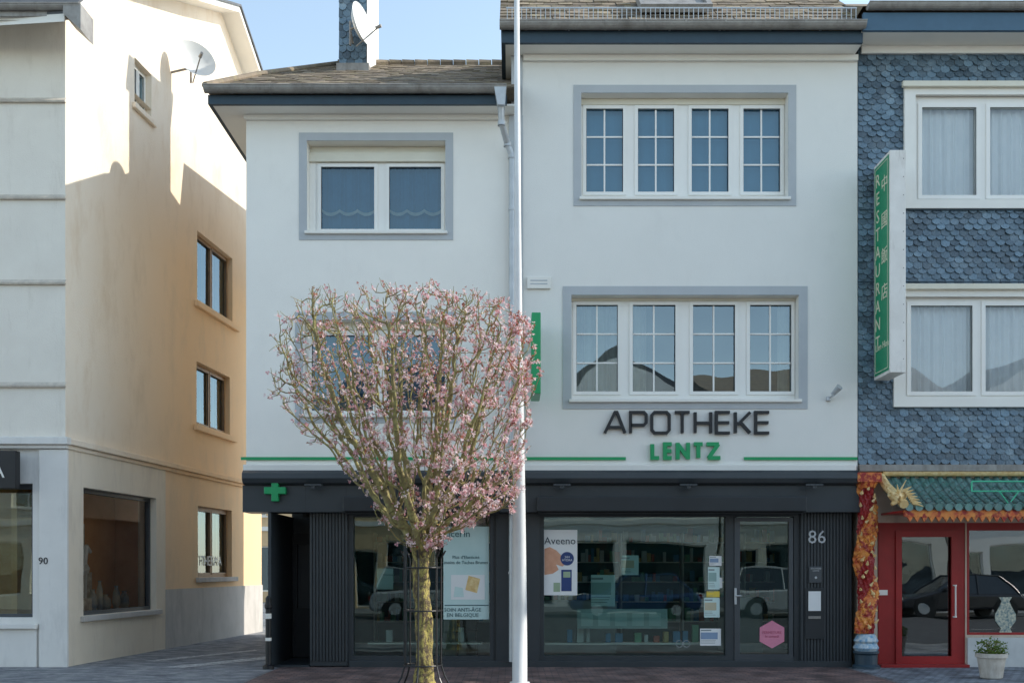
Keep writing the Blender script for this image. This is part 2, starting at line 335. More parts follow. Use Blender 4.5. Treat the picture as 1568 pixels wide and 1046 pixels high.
# ============================================================ PHARMACY
ph=group('pharmacy_building')
xL=Xp(377); xM=Xp(790); xR=Xp(1313)
zF=Zp(722)
def rect(a,b,c,d,y=0): return (Xp(a,y),Xp(b,y),Zp(d,y),Zp(c,y))
hL1=rect(470,682,216,356); hL2=rect(464,688,490,636)
hR1=rect(890,1207,143,304); hR2=rect(875,1223,452,613)
zEL=Zp(160,-.42); zER=Zp(66,-.42)
MB().slab(xL,xM,zF,zEL+.02,0,.35,[hL1,hL2]).build('left_house_wall',ph,wallL)
MB().slab(xM+.001,xR,zF,zER+.02,0,.35,[hR1,hR2]).build('right_house_wall',ph,wallR)
B('left_house_body',ph,wallL,xL+.001,xM,.6,8,2.75,zEL)
B('left_house_side',ph,wallL,xL,xL+.3,.351,.6,2.75,zEL)
B('left_house_rear_block',ph,wallL,xL+.02,xM-.02,4.75,9,zEL-.5,11.8)
B('right_house_body',ph,wallR,xM+.05,xR-.001,.6,8.5,2.75,zER+.2)
for i,(h,o) in enumerate(((hL1,.126),(hL2,.126),(hR1,.126),(hR2,.14))):
    MB().slab(h[0]-o,h[1]+o,h[2]-o,h[3]+o,-.012,.002,[h]).build('window_surround_%d'%i,ph,band)
B('party_pilaster',ph,band,Xp(779),Xp(801),-.035,-.002,zF,zEL,bevel=.004)
B('party_pilaster_upper',ph,band,Xp(783),Xp(800),-.02,-.002,zEL+.003,zER)
yw=.2
def pan(l,y=yw+.03): return [(Xp(a,y),Xp(b,y)) for a,b in l]
fr=(Xp(484,yw),hL1[1]-.002,hL1[2]+.012,Zp(250,yw))
ps=pan([(492,574),(596,676)])
window(ph,'left_upper_window',hL1,fr,ps,(Zp(352,yw),Zp(256,yw)),yw,frameW,curtain=(curtB,.02,.16,[(fr[0],fr[1],fr[3],fr[2])]))
B('left_upper_jamb',ph,frameW,hL1[0]+.002,fr[0]-.002,yw-.01,yw+.1,hL1[2]+.012,fr[3])
b=MB(); 
for k in range(3): b.box(hL1[0]+.002,hL1[1]-.002,yw-.06+.015*k,yw+.09,Zp(250,yw)+.003+k*.055,Zp(250,yw)+.055+k*.055)
b.box(hL1[0]+.002,hL1[1]-.002,yw+.02,yw+.08,Zp(250,yw)+.17,hL1[3]-.002)
b.build('left_upper_shutter_box',ph,shutB,bevel=.006)
b=MB()
for p in ps:
    for s_ in range(3):
        w=(p[1]-p[0])/3; prev=None
        for k in range(9):
            t=k/8; xx=p[0]+w*(s_+t); zz=Zp(322,yw)+.06*(4*(t-.5)**2)-.02
            if prev: b.face([(prev[0],yw+.08,prev[1]-.05),(xx,yw+.08,zz-.05),(xx,yw+.07,zz),(prev[0],yw+.07,prev[1])])
            prev=(xx,zz)
b.build('left_upper_swags',ph,curtG)
fr=(hL2[0]+.01,hL2[1]-.002,hL2[2]+.012,hL2[3]-.12)
window(ph,'left_middle_window',hL2,fr,pan([(478,572),(592,682)]),(fr[2]+.09,fr[3]-.08),yw,frameW,curtain=(curtB,.02,.16,[(fr[0],fr[1],fr[3],fr[2])]))
B('left_middle_shutter_box',ph,shutB,hL2[0]+.002,hL2[1]-.002,yw-.03,yw+.08,hL2[3]-.118,hL2[3]-.002,bevel=.006)
fr=(hR1[0]+.004,hR1[1]-.004,hR1[2]+.012,Zp(162,yw))
pR1=pan([(897,954),(976,1032),(1058,1115),(1137,1194)])
cR=[(a-.03,b_+.03,fr[3],fr[2]) for a,b_ in pR1]
window(ph,'right_upper_window',hR1,fr,pR1,(Zp(295,yw),Zp(167,yw)),yw,frameW,munt=(2,3),curtain=(blindB,.006,.3,cR))
B('right_upper_shutter_box',ph,shutB,hR1[0]+.002,hR1[1]-.002,yw-.02,yw+.08,Zp(162,yw)+.003,hR1[3]-.002,bevel=.006)
fr=(hR2[0]+.004,hR2[1]-.004,hR2[2]+.012,Zp(462,yw))
pR2=pan([(882,946),(968,1034),(1060,1125),(1147,1211)])
cR=[(pR2[0][0]-.04,pR2[0][1]+.05,fr[3],fr[2]),(pR2[1][0]-.04,pR2[1][0]+.25,fr[3],fr[2]),(pR2[3][1]-.2,pR2[3][1]+.05,fr[3],fr[2])]
window(ph,'right_lower_window',hR2,fr,pR2,(Zp(600,yw),Zp(467,yw)),yw,frameW,munt=(2,3),curtain=(curtG,.03,.14,cR),glassm=gLow)
B('right_lower_shutter_box',ph,shutB,hR2[0]+.002,hR2[1]-.002,yw-.02,yw+.08,Zp(462,yw)+.003,hR2[3]-.002,bevel=.006)
for i,(h,e) in enumerate(((hL1,.03),(hL2,.03),(hR1,.03),(hR2,.04))):
    b=MB(); b.prism([(h[0]-e,h[2]-.035),(h[1]+e,h[2]-.035),(h[1]+e,h[2]+.012),(h[0]-e,h[2]+.012)],-.06,yw+.0); b.build('window_sill_%d'%i,ph,trimW,bevel=.006)
# eaves left
gx0=Xp(313,-.5); gx1=Xp(776,-.5)
gutter('left_gutter',ph,gx0,gx1,-.5,Zp(134,-.5),.09,zinc)
b=MB(); b.box(gx0+.03,gx1,-.42,-.36,zEL,Zp(146,-.42)); b.box(gx0+.03,gx0+.09,-.359,8.3,zEL,Zp(146,-.42)); b.build('left_fascia',ph,fasc)
b=MB(); b.box(gx0+.09,xM-.02,-.36,-.003,zEL+.003,zEL+.03); b.box(gx0+.09,xL-.003,0,8,zEL+.003,zEL+.03); b.box(xL-.02,xM-.22,-.07,-.002,zEL-.07,zEL-.001); b.build('left_soffit',ph,trimW)
ze=Zp(134,-.5)+.0; slope=.585
e0=Vector((gx0,-.47,ze)); e1=Vector((xM+.05,-.47,ze)); m0=Vector((-4.5,1.6,ze+slope*2.07)); r0=Vector((-3.5,4.0,ze+slope*4.47)); r1=Vector((xM+.05,4.0,ze+slope*4.47)); bk0=Vector((gx0,8.4,ze)); bk1=Vector((xM+.05,8.4,ze))
b=MB(); b.face([e0,e1,r1,r0,m0]); b.face([bk0,e0,m0]); b.face([bk0,m0,r0]); b.face([bk1,bk0,r0,r1]); b.face([e0,bk0,bk1,e1]); b.build('left_roof',ph,roofM)
ang=math.atan(slope); R=Matrix.Translation(e0)@Matrix.Rotation(-(math.pi/2-ang),4,'X')
Ls=4.47/math.cos(ang); Lm=2.07/math.cos(ang)
def hipx(z): return .3*z/Lm if z<Lm else .3+(r0.x-e0.x-.3)*(z-Lm)/(Ls-Lm)
shingles('left_roof_tiles',ph,roofM,0,e1.x-e0.x,0,Ls-.1,.24,.30,mtx=R,clip=lambda x,z:x>hipx(z),round_=False,tilt=.013,jit=.12,back=-.006)
b=MB(); 
k=0
while k<14:
    a=r0.lerp(r1,k/14)+Vector((0,0,.03)); c=r0.lerp(r1,(k+.95)/14)+Vector((0,0,.035)); b.cyl(a,c,.085,.07,8); k+=1
b.tube([e0+Vector((0,0,.04)),m0+Vector((0,0,.03)),r0+Vector((0,0,.03))],.055); b.build('left_ridge_tiles',ph,roofM)
# chimney
ch=group('chimney',(-3,3.5,10)); 
B('stack_render',ch,trimW,-3.20,-2.73,2.72,4.3,9.9,13.6)
shingles('slate_front',ch,slate,-3.26,-2.74,10.0,13.5,.15,.13,mtx=Matrix.Translation((0,2.70,0)),tilt=.02)
B('slate_backing',ch,roofD,-3.25,-2.735,2.702,2.718,9.9,13.6)
shingles('slate_side',ch,slate,0,1.6,10.0,13.5,.15,.13,mtx=Matrix.Translation((-3.22,4.3,0))@Matrix.Rotation(-math.pi/2,4,'Z'),tilt=.02)
B('cap',ch,trimW,-3.35,-2.6,2.6,4.4,13.6,13.72)
B('flashing',ch,zinc,-3.3,-2.69,2.64,4.36,10.3,ze+slope*3.17+.12)
def dish(name,c,nrm,r,wall):
    d=group(name,c); c=Vector(c); nrm=Vector(nrm).normalized(); q=nrm.to_track_quat('Z','Y').to_matrix().to_4x4()
    M=Matrix.Translation(c)@q; b=MB(M); prof=[(.001,0),(r*.35,.02*r/.4),(r*.7,.075*r/.4),(r,.16*r/.4),(r*1.02,.165*r/.4),(r*.7,.06*r/.4),(.001,-.015)]
    b.lathe((0,0,0),prof,28); b.build('reflector',d,mat('dish_white',(.72,.72,.7),(.66,.66,.64),rough=.4),smooth=True)
    b=MB(); f=c+nrm*r*1.3+Vector((0,0,-r*.45)); b.tube([c+Vector((0,0,-r*.95)),f],.012); b.cyl(f-nrm*.03,f+nrm*.04,.03); b.cyl(f+nrm*.0,f-nrm*.07,.02,.035)
    w=Vector(wall); b.tube([c-nrm*.03,c-nrm*.12,Vector((w.x,w.y,c.z-.15))],.022); b.tube([c-nrm*.12+Vector((0,0,-.3)),c-nrm*.12+Vector((0,0,.15))],.022)
    b.build('arm_and_lnb',d,zinc)
dish('satellite_dish',(Xp(545,2.4),2.4,Zp(42,2.4)),(.92,-.34,.18),.38,(-3.0,2.68,0))
# right eaves
rx0=Xp(765,-.5); rx1=Xp(1325,-.5)
gutter('right_gutter',ph,rx0,rx1,-.5,Zp(36,-.5),.095,zinc)
b=MB(); b.box(rx0+.03,rx1-.01,-.42,-.36,zER,Zp(48,-.42)); b.box(rx0+.03,rx0+.09,-.359,8.6,zER,Zp(48,-.42)); b.build('right_fascia',ph,fasc)
b=MB(); b.box(rx0+.09,rx1-.01,-.36,-.003,zER+.003,zER+.03); b.box(xM+.12,xR-.01,-.07,-.002,zER-.09,zER-.001); b.box(rx0+.09,xM+.04,.0,8,zER+.003,zER+.03); b.build('right_soffit',ph,trimW)
ze2=Zp(36,-.5); b=MB()
b.face([(rx0,-.47,ze2),(rx1,-.47,ze2),(rx1,1.3,ze2+1.55),(rx0,1.3,ze2+1.55)]); b.face([(rx0,1.3,ze2+1.55),(rx1,1.3,ze2+1.55),(rx1,8.7,ze2+1.5),(rx0,8.7,ze2+1.5)])
b.face([(rx0+.02,-.47,ze2),(rx0+.02,1.3,ze2+1.55),(rx0+.02,8.7,ze2+1.5),(rx0+.02,8.7,ze2)]); b.face([(rx1,-.47,ze2),(rx1,1.3,ze2+1.55),(rx1,8.7,ze2+1.5),(rx1,8.7,ze2)])
b.build('right_roof',ph,roofD)
a2=math.atan(1.55/1.77); R=Matrix.Translation((rx0,-.47,ze2))@Matrix.Rotation(-(math.pi/2-a2),4,'X')
shingles('right_roof_tiles',ph,roofM,0,rx1-rx0,0,2.3,.24,.2,mtx=R,round_=False,tilt=.02,jit=.06,back=-.006)
b=MB(); y=-.40; z0=ze2+.03; z1=ze2+.29
for zz in (z0,z1): b.box(rx0+.1,rx1-.1,y-.009,y+.009,zz-.011,zz+.011)
x=rx0+.12
while x<rx1-.1: b.box(x-.006,x+.006,y-.018,y-.0095,z0,z1); x+=.075
x=rx0+.3
while x<rx1: b.box(x-.012,x+.012,y+.012,y+.3,z0,z0+.03); x+=.8
b.build('snow_guard',ph,zincL)
b=MB(Matrix.Translation((Xp(980,-.1),-.12,ze2+.38))@Matrix.Rotation(-(math.pi/2-a2),4,'X')); b.slab(0,1.15,0,.9,-.12,0,[(.08,1.07,.08,.82)]); b.box(.08,1.07,-.06,-.03,.08,.82); b.build('roof_skylight',ph,zinc)
dp=group('downpipe',(Xp(785),-.1,5)); b=MB()
b.prism([(Xp(757,-.5),Zp(138,-.5)),(Xp(775,-.5),Zp(138,-.5)),(Xp(773,-.5),Zp(165,-.5)),(Xp(762,-.5),Zp(165,-.5))],-.6,-.4)
pts=[(Xp(767,-.5),-.5,Zp(160,-.5)),(Xp(768,-.4),-.42,Zp(190,-.4)),(Xp(777,-.15),-.17,Zp(222,-.15)),(Xp(784,-.12),-.13,Zp(240,-.12)),(Xp(784,-.12),-.13,.1)]
b.tube(pts,.05,12)
for p in pts[1:4]: b.lathe((p[0],p[1],p[2]-.04),[(.061,0),(.061,.07)],12)
for zz in (1.5,3.6,5.5,7.3): b.lathe((pts[3][0],-.13,zz),[(.06,0),(.06,.04)],12)
b.build('pipe',dp,zincL,smooth=False)
ps_=group('wall_plate_sign',(Xp(825),-.02,Zp(433))); B('plate',ps_,trimW,Xp(807),Xp(843),-.045,-.003,Zp(443),Zp(425),bevel=.005); b=MB()
for k in range(2): b.box(Xp(812),Xp(838),-.048,-.0455,Zp(432+k*5),Zp(430+k*5))
b.build('lettering',ps_,txtG)
wl=group('wall_spotlight',(Xp(1273),-.1,Zp(605))); b=MB(); b.tube([(Xp(1268),-.0,Zp(610)),(Xp(1272),-.14,Zp(608))],.015); b.lathe((Xp(1268),-.02,Zp(611)),[(.04,-.03),(.04,.03)],10); b.cyl((Xp(1272),-.1,Zp(606)),(Xp(1282,-.1),-.22,Zp(596)),.035,.055); b.build('lamp',wl,zincL)
b=MB(); b.box(Xp(367,-.1),Xp(958),-.03,-.002,Zp(704.5),Zp(700)); b.box(Xp(1139),Xp(1312),-.03,-.002,Zp(704.5),Zp(700)); b.build('green_stripe',ph,green)
B('white_ledge',ph,trimW,Xp(372,-.1),Xp(1311,-.1),-.1,-.002,Zp(722),Zp(712),bevel=.01)
xs0=Xp(372,-.3); xs1=Xp(1313,-.3)
b=MB()
prof=[(-.0,Zp(722)-.003),(-.30,Zp(720,-.3)),(-.36,Zp(724,-.36)),(-.37,Zp(732,-.37)),(-.33,Zp(739,-.33)),(-.27,Zp(742,-.27)),(0.05,Zp(742,-.27))]
M=Matrix(((0,1,0,0),(1,0,0,0),(0,0,1,0),(0,0,0,1)))
b.x=M; b.prism(prof,xs0,xs1); b.build('shop_cornice',ph,anth)
b=MB(); fy=-.22; zb=Zp(784,fy); b.box(xL,xR+.01,fy,.3,zb,Zp(742,-.27)-.002); b.build('shop_fascia',ph,anth,bevel=.004)
b=MB()
for a,c in ((525,765),(822,1235)):
    b.box(Xp(a,-.4),Xp(c,-.4),-.42,fy-.002,Zp(783,-.4),Zp(760,-.4)); b.box(Xp(a+2,-.4),Xp(c-2,-.4),-.37,fy-.002,Zp(783,-.4)-.03,Zp(783,-.4)-.002)
b.build('awning_cassettes',ph,anthD,bevel=.015)
b=MB()
for p in (482,860,1052,1243): b.box(Xp(p-13,-.3),Xp(p+13,-.3),-.46,-.37,Zp(744,-.4),Zp(742,-.4)+.01); b.box(Xp(p-3,-.3),Xp(p+3,-.3),-.45,-.40,Zp(748,-.4),Zp(744,-.4))
b.build('fascia_lamps',ph,anth)
b=MB()
for p in (468,530,810,828,1234): b.box(Xp(p,fy)-.003,Xp(p,fy)+.003,fy-.001,fy+.01,zb,Zp(744,-.27))
b.build('fascia_joints',ph,anthD)
gc=group('green_cross_sign',(Xp(421),-.3,Zp(750))); b=MB(); cx=Xp(421,-.3);cz=Zp(751,-.3);a=.055;r=.17
b.prism([(cx-a,cz-r),(cx+a,cz-r),(cx+a,cz-a),(cx+r,cz-a),(cx+r,cz+a),(cx+a,cz+a),(cx+a,cz+r),(cx-a,cz+r),(cx-a,cz+a),(cx-r,cz+a),(cx-r,cz-a),(cx-a,cz-a)],-.32,fy-.001); b.build('cross',gc,green,bevel=.008)
sg=group('pharmacy_lettering_sign',(3.3,-.05,4))
LET={'A':[[(0,0),(.50,1),(.60,1),(1,0)],[(.17,.27),(.88,.27)]],
'P':[[(0,0),(0,1),(.85,1),(1,.88),(1,.5),(.85,.38),(.02,.38)]],
'O':[[(.15,0),(.85,0),(1,.14),(1,.86),(.85,1),(.15,1),(0,.86),(0,.14),'c']],
'T':[[(0,1),(1,1)],[(.5,.93),(.5,0)]],'H':[[(0,0),(0,1)],[(1,0),(1,1)],[(.05,.48),(.95,.48)]],
'E':[[(1,1),(.0,1),(0,0),(1,0)],[(.05,.5),(.95,.5)]],'K':[[(0,0),(0,1)],[(.05,.46),(.25,.46),(1,1)],[(.36,.5),(1,0)]],
'L':[[(0,1),(0,0),(1,0)]],'N':[[(0,-.1),(0,1.1)],[(1,-.1),(1,1.1)],[(0,1),(1,0)]],'Z':[[(-.2,1),(1.05,1)],[(1,1),(0,0)],[(-.05,0),(1.2,0)]]}
def word(w,px0,px1,py0,py1,st,gap,m,wd=None,name='w'):
    x0,x1=Xp(px0,-.05),Xp(px1,-.05); z0,z1=Zp(py1,-.05)+st/2,Zp(py0,-.05)-st/2
    wd=wd or {}; tot=sum(wd.get(c,1) for c in w); u=(x1-x0-gap*(len(w)-1))/tot; x=x0; b=MB(); 
    for c in w:
        cw=wd.get(c,1)*u
        for j,pl in enumerate(LET[c]):
            cl=pl[-1]=='c'; q=[p for p in pl if p!='c']
            b.ribbon([(x+st/2+p[0]*(cw-st),z0+p[1]*(z1-z0)) for p in q],st,-.06-.0015*j,-.003,cl)
        x+=cw+gap
    return b.build(name,sg,m)
word('APOTHEKE',924,1180,629,665,.046,.045,black,{'A':1.25,'O':1.1,'T':.95,'E':.88,'K':.95},name='letters_upper')
word('LENTZ',996,1103,677,704,.062,.035,green,{'L':.85,'E':.85,'N':1.15,'T':1.0,'Z':1.1},name='letters_lower')
pg=group('projecting_pharmacy_sign',(Xp(822),-.5,Zp(545))); b=MB(); b.box(Xp(813,-.3),Xp(813,-.3)+.14,-.85,-.14,Zp(612,-.3),Zp(492,-.3)); b.build('green_box',pg,green,bevel=.01)
b=MB(); b.box(Xp(815,-.3)+.02,Xp(815,-.3)+.05,-.14,-.003,Zp(540),Zp(536)); b.box(Xp(815,-.3)+.02,Xp(815,-.3)+.05,-.14,-.003,Zp(580),Zp(576))
b.build('brackets',pg,zincL)

# ---- shop ground floor
yg=.12
def bx(b,p0,p1,q0,q1,y0,y1,m=0): b.box(Xp(p0,y0),Xp(p1,y0),y0,y1,Zp(q1,y0),Zp(q0,y0),m)
zt=zb
b=MB()
def ribs(p0,p1,y):
    x=Xp(p0,y); xe=Xp(p1,y); b.box(x,xe,y+.025,y+.3,.02,zt-.003)
    while x<xe-.02: b.box(x+.008,min(x+.040,xe),y,y+.0245,.1,zt-.003); x+=.052
ribs(474,532,-.02); ribs(1226,1304,-.02)
b.build('ribbed_panels',ph,anth,bevel=.004)
b=MB(); 
b.slab(Xp(532,.04),Xp(756,.04),.0,zt-.003,.04,.16,[(Xp(541,.04),Xp(750,.04),Zp(1004,.04),Zp(791,.04))])
b.slab(Xp(756,.04)+.001,Xp(1226,.04),.0,zt-.004,.05,.17,[(Xp(833,.05),Xp(1111,.05),Zp(1004,.05),Zp(791,.05)),(Xp(1124,.05),Xp(1216,.05),Zp(1004,.05),Zp(791,.05))])
b.box(Xp(760,0),Xp(826,0),.0,.045,.02,zt-.003)
b.box(Xp(618,.07),Xp(623,.07),.06,.14,Zp(1004,.06),zt-.01)
b.box(Xp(535,-.02),Xp(1304,-.02),-.03,.035,.0,.10); b.box(Xp(415),Xp(474),-.03,1.4,-.0,.03)
b.build('shop_frames',ph,anth,bevel=.004)
b=MB(); b.slab(Xp(1125,.02),Xp(1215,.02),.10,Zp(792,.02),.035,.10,[(Xp(1133,.04),Xp(1208,.04),Zp(1001,.04),Zp(798,.04))]); b.build('shop_door_leaf',ph,alu,bevel=.004)
b=MB(); b.tube([(Xp(1126),.0,Zp(912)),(Xp(1135),-.03,Zp(912))],.012); b.box(Xp(1125),Xp(1128.5),.015,.034,Zp(925),Zp(900)); b.build('shop_door_handle',ph,zincL)
b=MB(); b.face([(Xp(540),yg,.05),(Xp(756),yg,.05),(Xp(756),yg,2.5),(Xp(540),yg,2.5)]); b.face([(Xp(828),yg+.003,.05),(Xp(1114),yg+.003,.05),(Xp(1114),yg+.003,2.5),(Xp(828),yg+.003,2.5)]); b.face([(Xp(1130),.08,.05),(Xp(1212),.08,.05),(Xp(1212),.08,2.5),(Xp(1130),.08,2.5)]); b.build('shop_glass',ph,gShop)
b=MB(); b.box(Xp(415),Xp(415)+.05,-.2,1.5,0,zb-.003); b.box(Xp(415)+.051,Xp(474),1.4,1.5,0,zb-.003); b.box(Xp(470),Xp(474)+.03,.3,1.4,0,zb-.003); b.build('entrance_recess',ph,anth)
b=MB(); b.slab(Xp(420),Xp(468),.05,2.2,1.33,1.39,[(-3.75,-3.45,.9,2.0)]); b.build('entrance_door',ph,anthD)
B('ground_side_wall',ph,anth,Xp(415)+.002,Xp(415)+.2,1.51,8,0,2.75)
B('upper_floor_underside',ph,trimW,xL+.003,xR,.31,8,2.7,2.748)
b=MB(); b.box(Xp(474),xR-.05,4.5,4.6,0,2.69); b.box(xR-.25,xR-.05,.3,4.49,0,2.69); b.box(Xp(474)-.1,Xp(474),1.51,4.49,0,2.69); b.build('shop_room_walls',ph,teal)
B('shop_floor',ph,mat('shop_floor',(.2,.2,.19),rough=.3),Xp(474),xR-.3,.3,4.49,.006,.04)
b=MB(); pb=MB(); cols=[mat('prod%d'%i,c,rough=.5) for i,c in enumerate([(.7,.72,.7),(.1,.3,.5),(.6,.15,.1),(.2,.5,.3),(.7,.5,.2)])]
for x in np.arange(-2.8,5.0,1.25):
    b.box(x,x+.03,4.1,4.45,.05,2.3)
    for zz in (.5,.9,1.3,1.7,2.1):
        b.box(x+.03,x+1.2,4.1,4.45,zz,zz+.02)
        xx=x+.06
        while xx<x+1.15:
            w=random.uniform(.05,.12)
            if random.random()<.8: pb.box(xx,xx+w*.9,4.12,4.2,zz+.021,zz+random.uniform(.1,.3),random.randrange(5))
            xx+=w
for x in np.arange(.6,3.2,.16):
    if random.random()<.65: pb.box(x,x+random.uniform(.05,.12),.5,.6,.36,.36+random.uniform(.08,.3),random.randrange(5))
b.box(.55,3.3,.42,.8,.33,.355); b.box(-2.4,-.5,.5,.8,.33,.355)
for x in np.arange(-2.3,-.6,.2):
    if random.random()<.6: pb.box(x,x+random.uniform(.05,.12),.55,.65,.36,.36+random.uniform(.08,.3),random.randrange(5))
b.build('shop_shelves',ph,trimW); pb.build('shop_products',ph,cols)
b=MB(); b.box(.2,1.9,2.0,2.6,.04,1.0); b.box(-1.7,-.8,1.5,1.9,.04,.7); b.box(3.9,4.6,2.2,2.8,.04,1.05); b.build('shop_counters',ph,mat('counter',(.45,.46,.44),rough=.4),bevel=.02)
b=MB()
for dx in (0,.35):
    for dy in (0,.35): b.cyl((-.95+dx,.85+dy,.04),(-.9+dx*.8,.9+dy*.8,.5),.012)
b.box(-.95,-.6,.85,1.2,.5,.53); b.box(-.95,-.6,1.18,1.2,.53,.9); b.build('shop_chair',ph,black)
def poster(name,p0,p1,q0,q1,m,y=yg-.012):
    g_=group(name,(Xp((p0+p1)/2),y,Zp((q0+q1)/2))); B('sheet',g_,m,Xp(p0,y),Xp(p1,y),y,y+.003,Zp(q1,y),Zp(q0,y)); return g_
yp=yg-.012; ye=yp-.0035
po=poster('skincare_poster',833,884,811,911,paperW)
txD=mat('txt_dark',(.04,.06,.08))
text('Aveeno',"brand_text",po,txD,Xp(858),Zp(828),ye,.165)
b=MB(); b.prism([(Xp(834),Zp(840)),(Xp(842),Zp(837)),(Xp(852),Zp(842)),(Xp(860),Zp(850)),(Xp(868),Zp(862)),(Xp(862),Zp(867)),(Xp(852),Zp(864)),(Xp(856),Zp(872)),(Xp(847),Zp(878)),(Xp(834),Zp(880))],ye,ye+.003); b.build('arm_print',po,skin)
b=MB(); b.lathe((0,0,0),[(.001,.002),(.11,.002),(.11,.0)],20); b.x=Matrix.Translation((Xp(869),ye-.001,Zp(855)))@Matrix.Rotation(math.pi/2,4,'X'); b.build('round_badge',po,paperB)
text('24H\nHYDRA',"badge_text",po,paperW,Xp(869),Zp(855),ye-.005,.05)
b=MB(); b.box(Xp(860),Xp(876),ye-.001,ye+.002,Zp(905),Zp(872)); b.build('jar_print',po,paperB); b=MB(); b.box(Xp(863),Xp(874),ye-.003,ye-.0015,Zp(884),Zp(875)); b.box(Xp(848),Xp(858),ye-.001,ye+.002,Zp(906),Zp(892)); b.build('tube_print',po,mat('print_grn',(.35,.45,.3)))
po=poster('cosmetics_poster',679,749,806,948,paperT)
tD=mat('txt_teal',(.06,.14,.16)); text("eucerin","brand_text",po,tD,Xp(697),Zp(817),ye,.16)
for k,s_ in enumerate(("Plus d'Elasticité","moins de Taches Brunes")): text(s_,'claim_%d'%k,po,tD,Xp(713),Zp(853+k*8),ye,.072)
text("SOIN ANTI-ÂGE\nEN BELGIQUE",'foot',po,tD,Xp(708),Zp(938),ye,.085)
b=MB(); b.box(Xp(690),Xp(742),ye,ye+.003,Zp(918),Zp(880)); b.build('picture',po,paperW); b=MB(); b.prism([(Xp(712),Zp(903)),(Xp(730),Zp(908)),(Xp(735),Zp(886)),(Xp(717),Zp(881))],ye-.002,ye-.0005); b.build('jar',po,goldL)
b=MB(); b.prism([(Xp(694),Zp(914)),(Xp(710),Zp(914)),(Xp(708),Zp(900)),(Xp(696),Zp(898))],ye-.002,ye-.0005); b.build('tube',po,paperT)
b=MB(); b.box(Xp(680),Xp(748),ye,ye+.003,Zp(927.5),Zp(926)); b.build('rules',po,tD)
po=poster('cosmetics_poster',577,602,870,902,paperT,y=.35); text('Protection','t',po,tD,Xp(590),Zp(880),.345,.04)
tl=[mat('tone%d'%i,c,rough=.6) for i,c in enumerate([(.30,.45,.42),(.55,.50,.35),(.25,.35,.5)])]
for j,(n_,a,c,d,e,m_) in enumerate((('window_notice',905,942,880,928,paperT),('window_notice',952,978,850,880,paperT),('window_notice',1086,1105,851,866,paperW),('window_notice',1084,1102,868,902,paperT),('window_notice',1078,1102,915,945,paperT),('window_notice',1072,1104,962,988,paperW),('window_notice',1092,1106,884,900,paperW),('window_notice',1082,1102,905,914,yellow))):
    yq=.35 if j<2 else yp-.004*(j%2); po=poster(n_,a,c,d,e,m_,y=yq); yk=yq-.0035
    H_=e-d
    b=MB(); b.box(Xp(a+3),Xp(c-3),yk,yk+.003,Zp(d+H_*.65),Zp(d+H_*.25)); 
    if H_>12: b.build('picture',po,tl[j%3])
    b=MB()
    for k in range(3): b.box(Xp(a+3),Xp(c-4-random.random()*6),yk,yk+.003,Zp(d+H_*(.74+k*.08)),Zp(d+H_*(.72+k*.08)))
    b.box(Xp(a+3),Xp((a+c)/2+3),yk,yk+.003,Zp(d+H_*.16),Zp(d+H_*.09)); b.build('print',po,txtM)
fsb=poster('display_screen',884,1022,932,962,mat('frost',(.45,.6,.58),rough=.3),y=.3); b=MB()
for k in range(5): b.box(Xp(890+k*26,.29),Xp(908+k*26,.29),.293,.299,Zp(958,.3),Zp(938,.3))
b.build('print',fsb,paperT)
hx_=group('pink_hexagon_sticker',(Xp(1182),.06,Zp(971))); b=MB(); cx=Xp(1182,.07);cz=Zp(971,.07)
b.prism([(cx+.23*math.sin(math.pi/3*k),cz+.225*math.cos(math.pi/3*k)) for k in range(6)][::-1],.066,.070); b.build('sheet',hx_,pink); text('FERMETURE\nle samedi','label',hx_,mat('pinkt',(.5,.12,.2)),cx,cz,.064,.06)
b=MB()
for p in (1042,1053): 
    for k in range(14):
        a=2*math.pi*k/14;a2_=2*math.pi*(k+1)/14; b.cyl((Xp(p)+.055*math.cos(a),yp,Zp(986)+.055*math.sin(a)),(Xp(p)+.055*math.cos(a2_),yp,Zp(986)+.055*math.sin(a2_)),.004,n=4)
b.build('glass_round_stickers',ph,txtG)
hn=group('house_number',(Xp(1250),-.04,Zp(823))); text('86','digits',hn,txtG,Xp(1250),Zp(823),-.032,.30,ext=.006)
ic=group('intercom',(Xp(1248),-.04,Zp(880))); b=MB(); bx(b,1239,1258,867,892,-.045,-.022); b.build('panel',ic,alu,bevel=.004)
text('APOTHEKE\nLENTZ','label',ic,txtG,Xp(1248),Zp(872),-.049,.035); b=MB(); b.cyl((Xp(1248),-.05,Zp(884)),(Xp(1248),-.04,Zp(884)),.02); b.build('button',ic,zincL)
mb=group('mailbox',(Xp(1247),-.04,Zp(940))); b=MB(); bx(b,1233,1262,900,978,-.04,-.022); b.build('box',mb,anthD,bevel=.004); b=MB(); bx(b,1238,1257,905,935,-.05,-.041); b.build('notice',mb,paperW); b=MB(); bx(b,1238,1257,943,947,-.05,-.041); b.build('slot',mb,zinc)

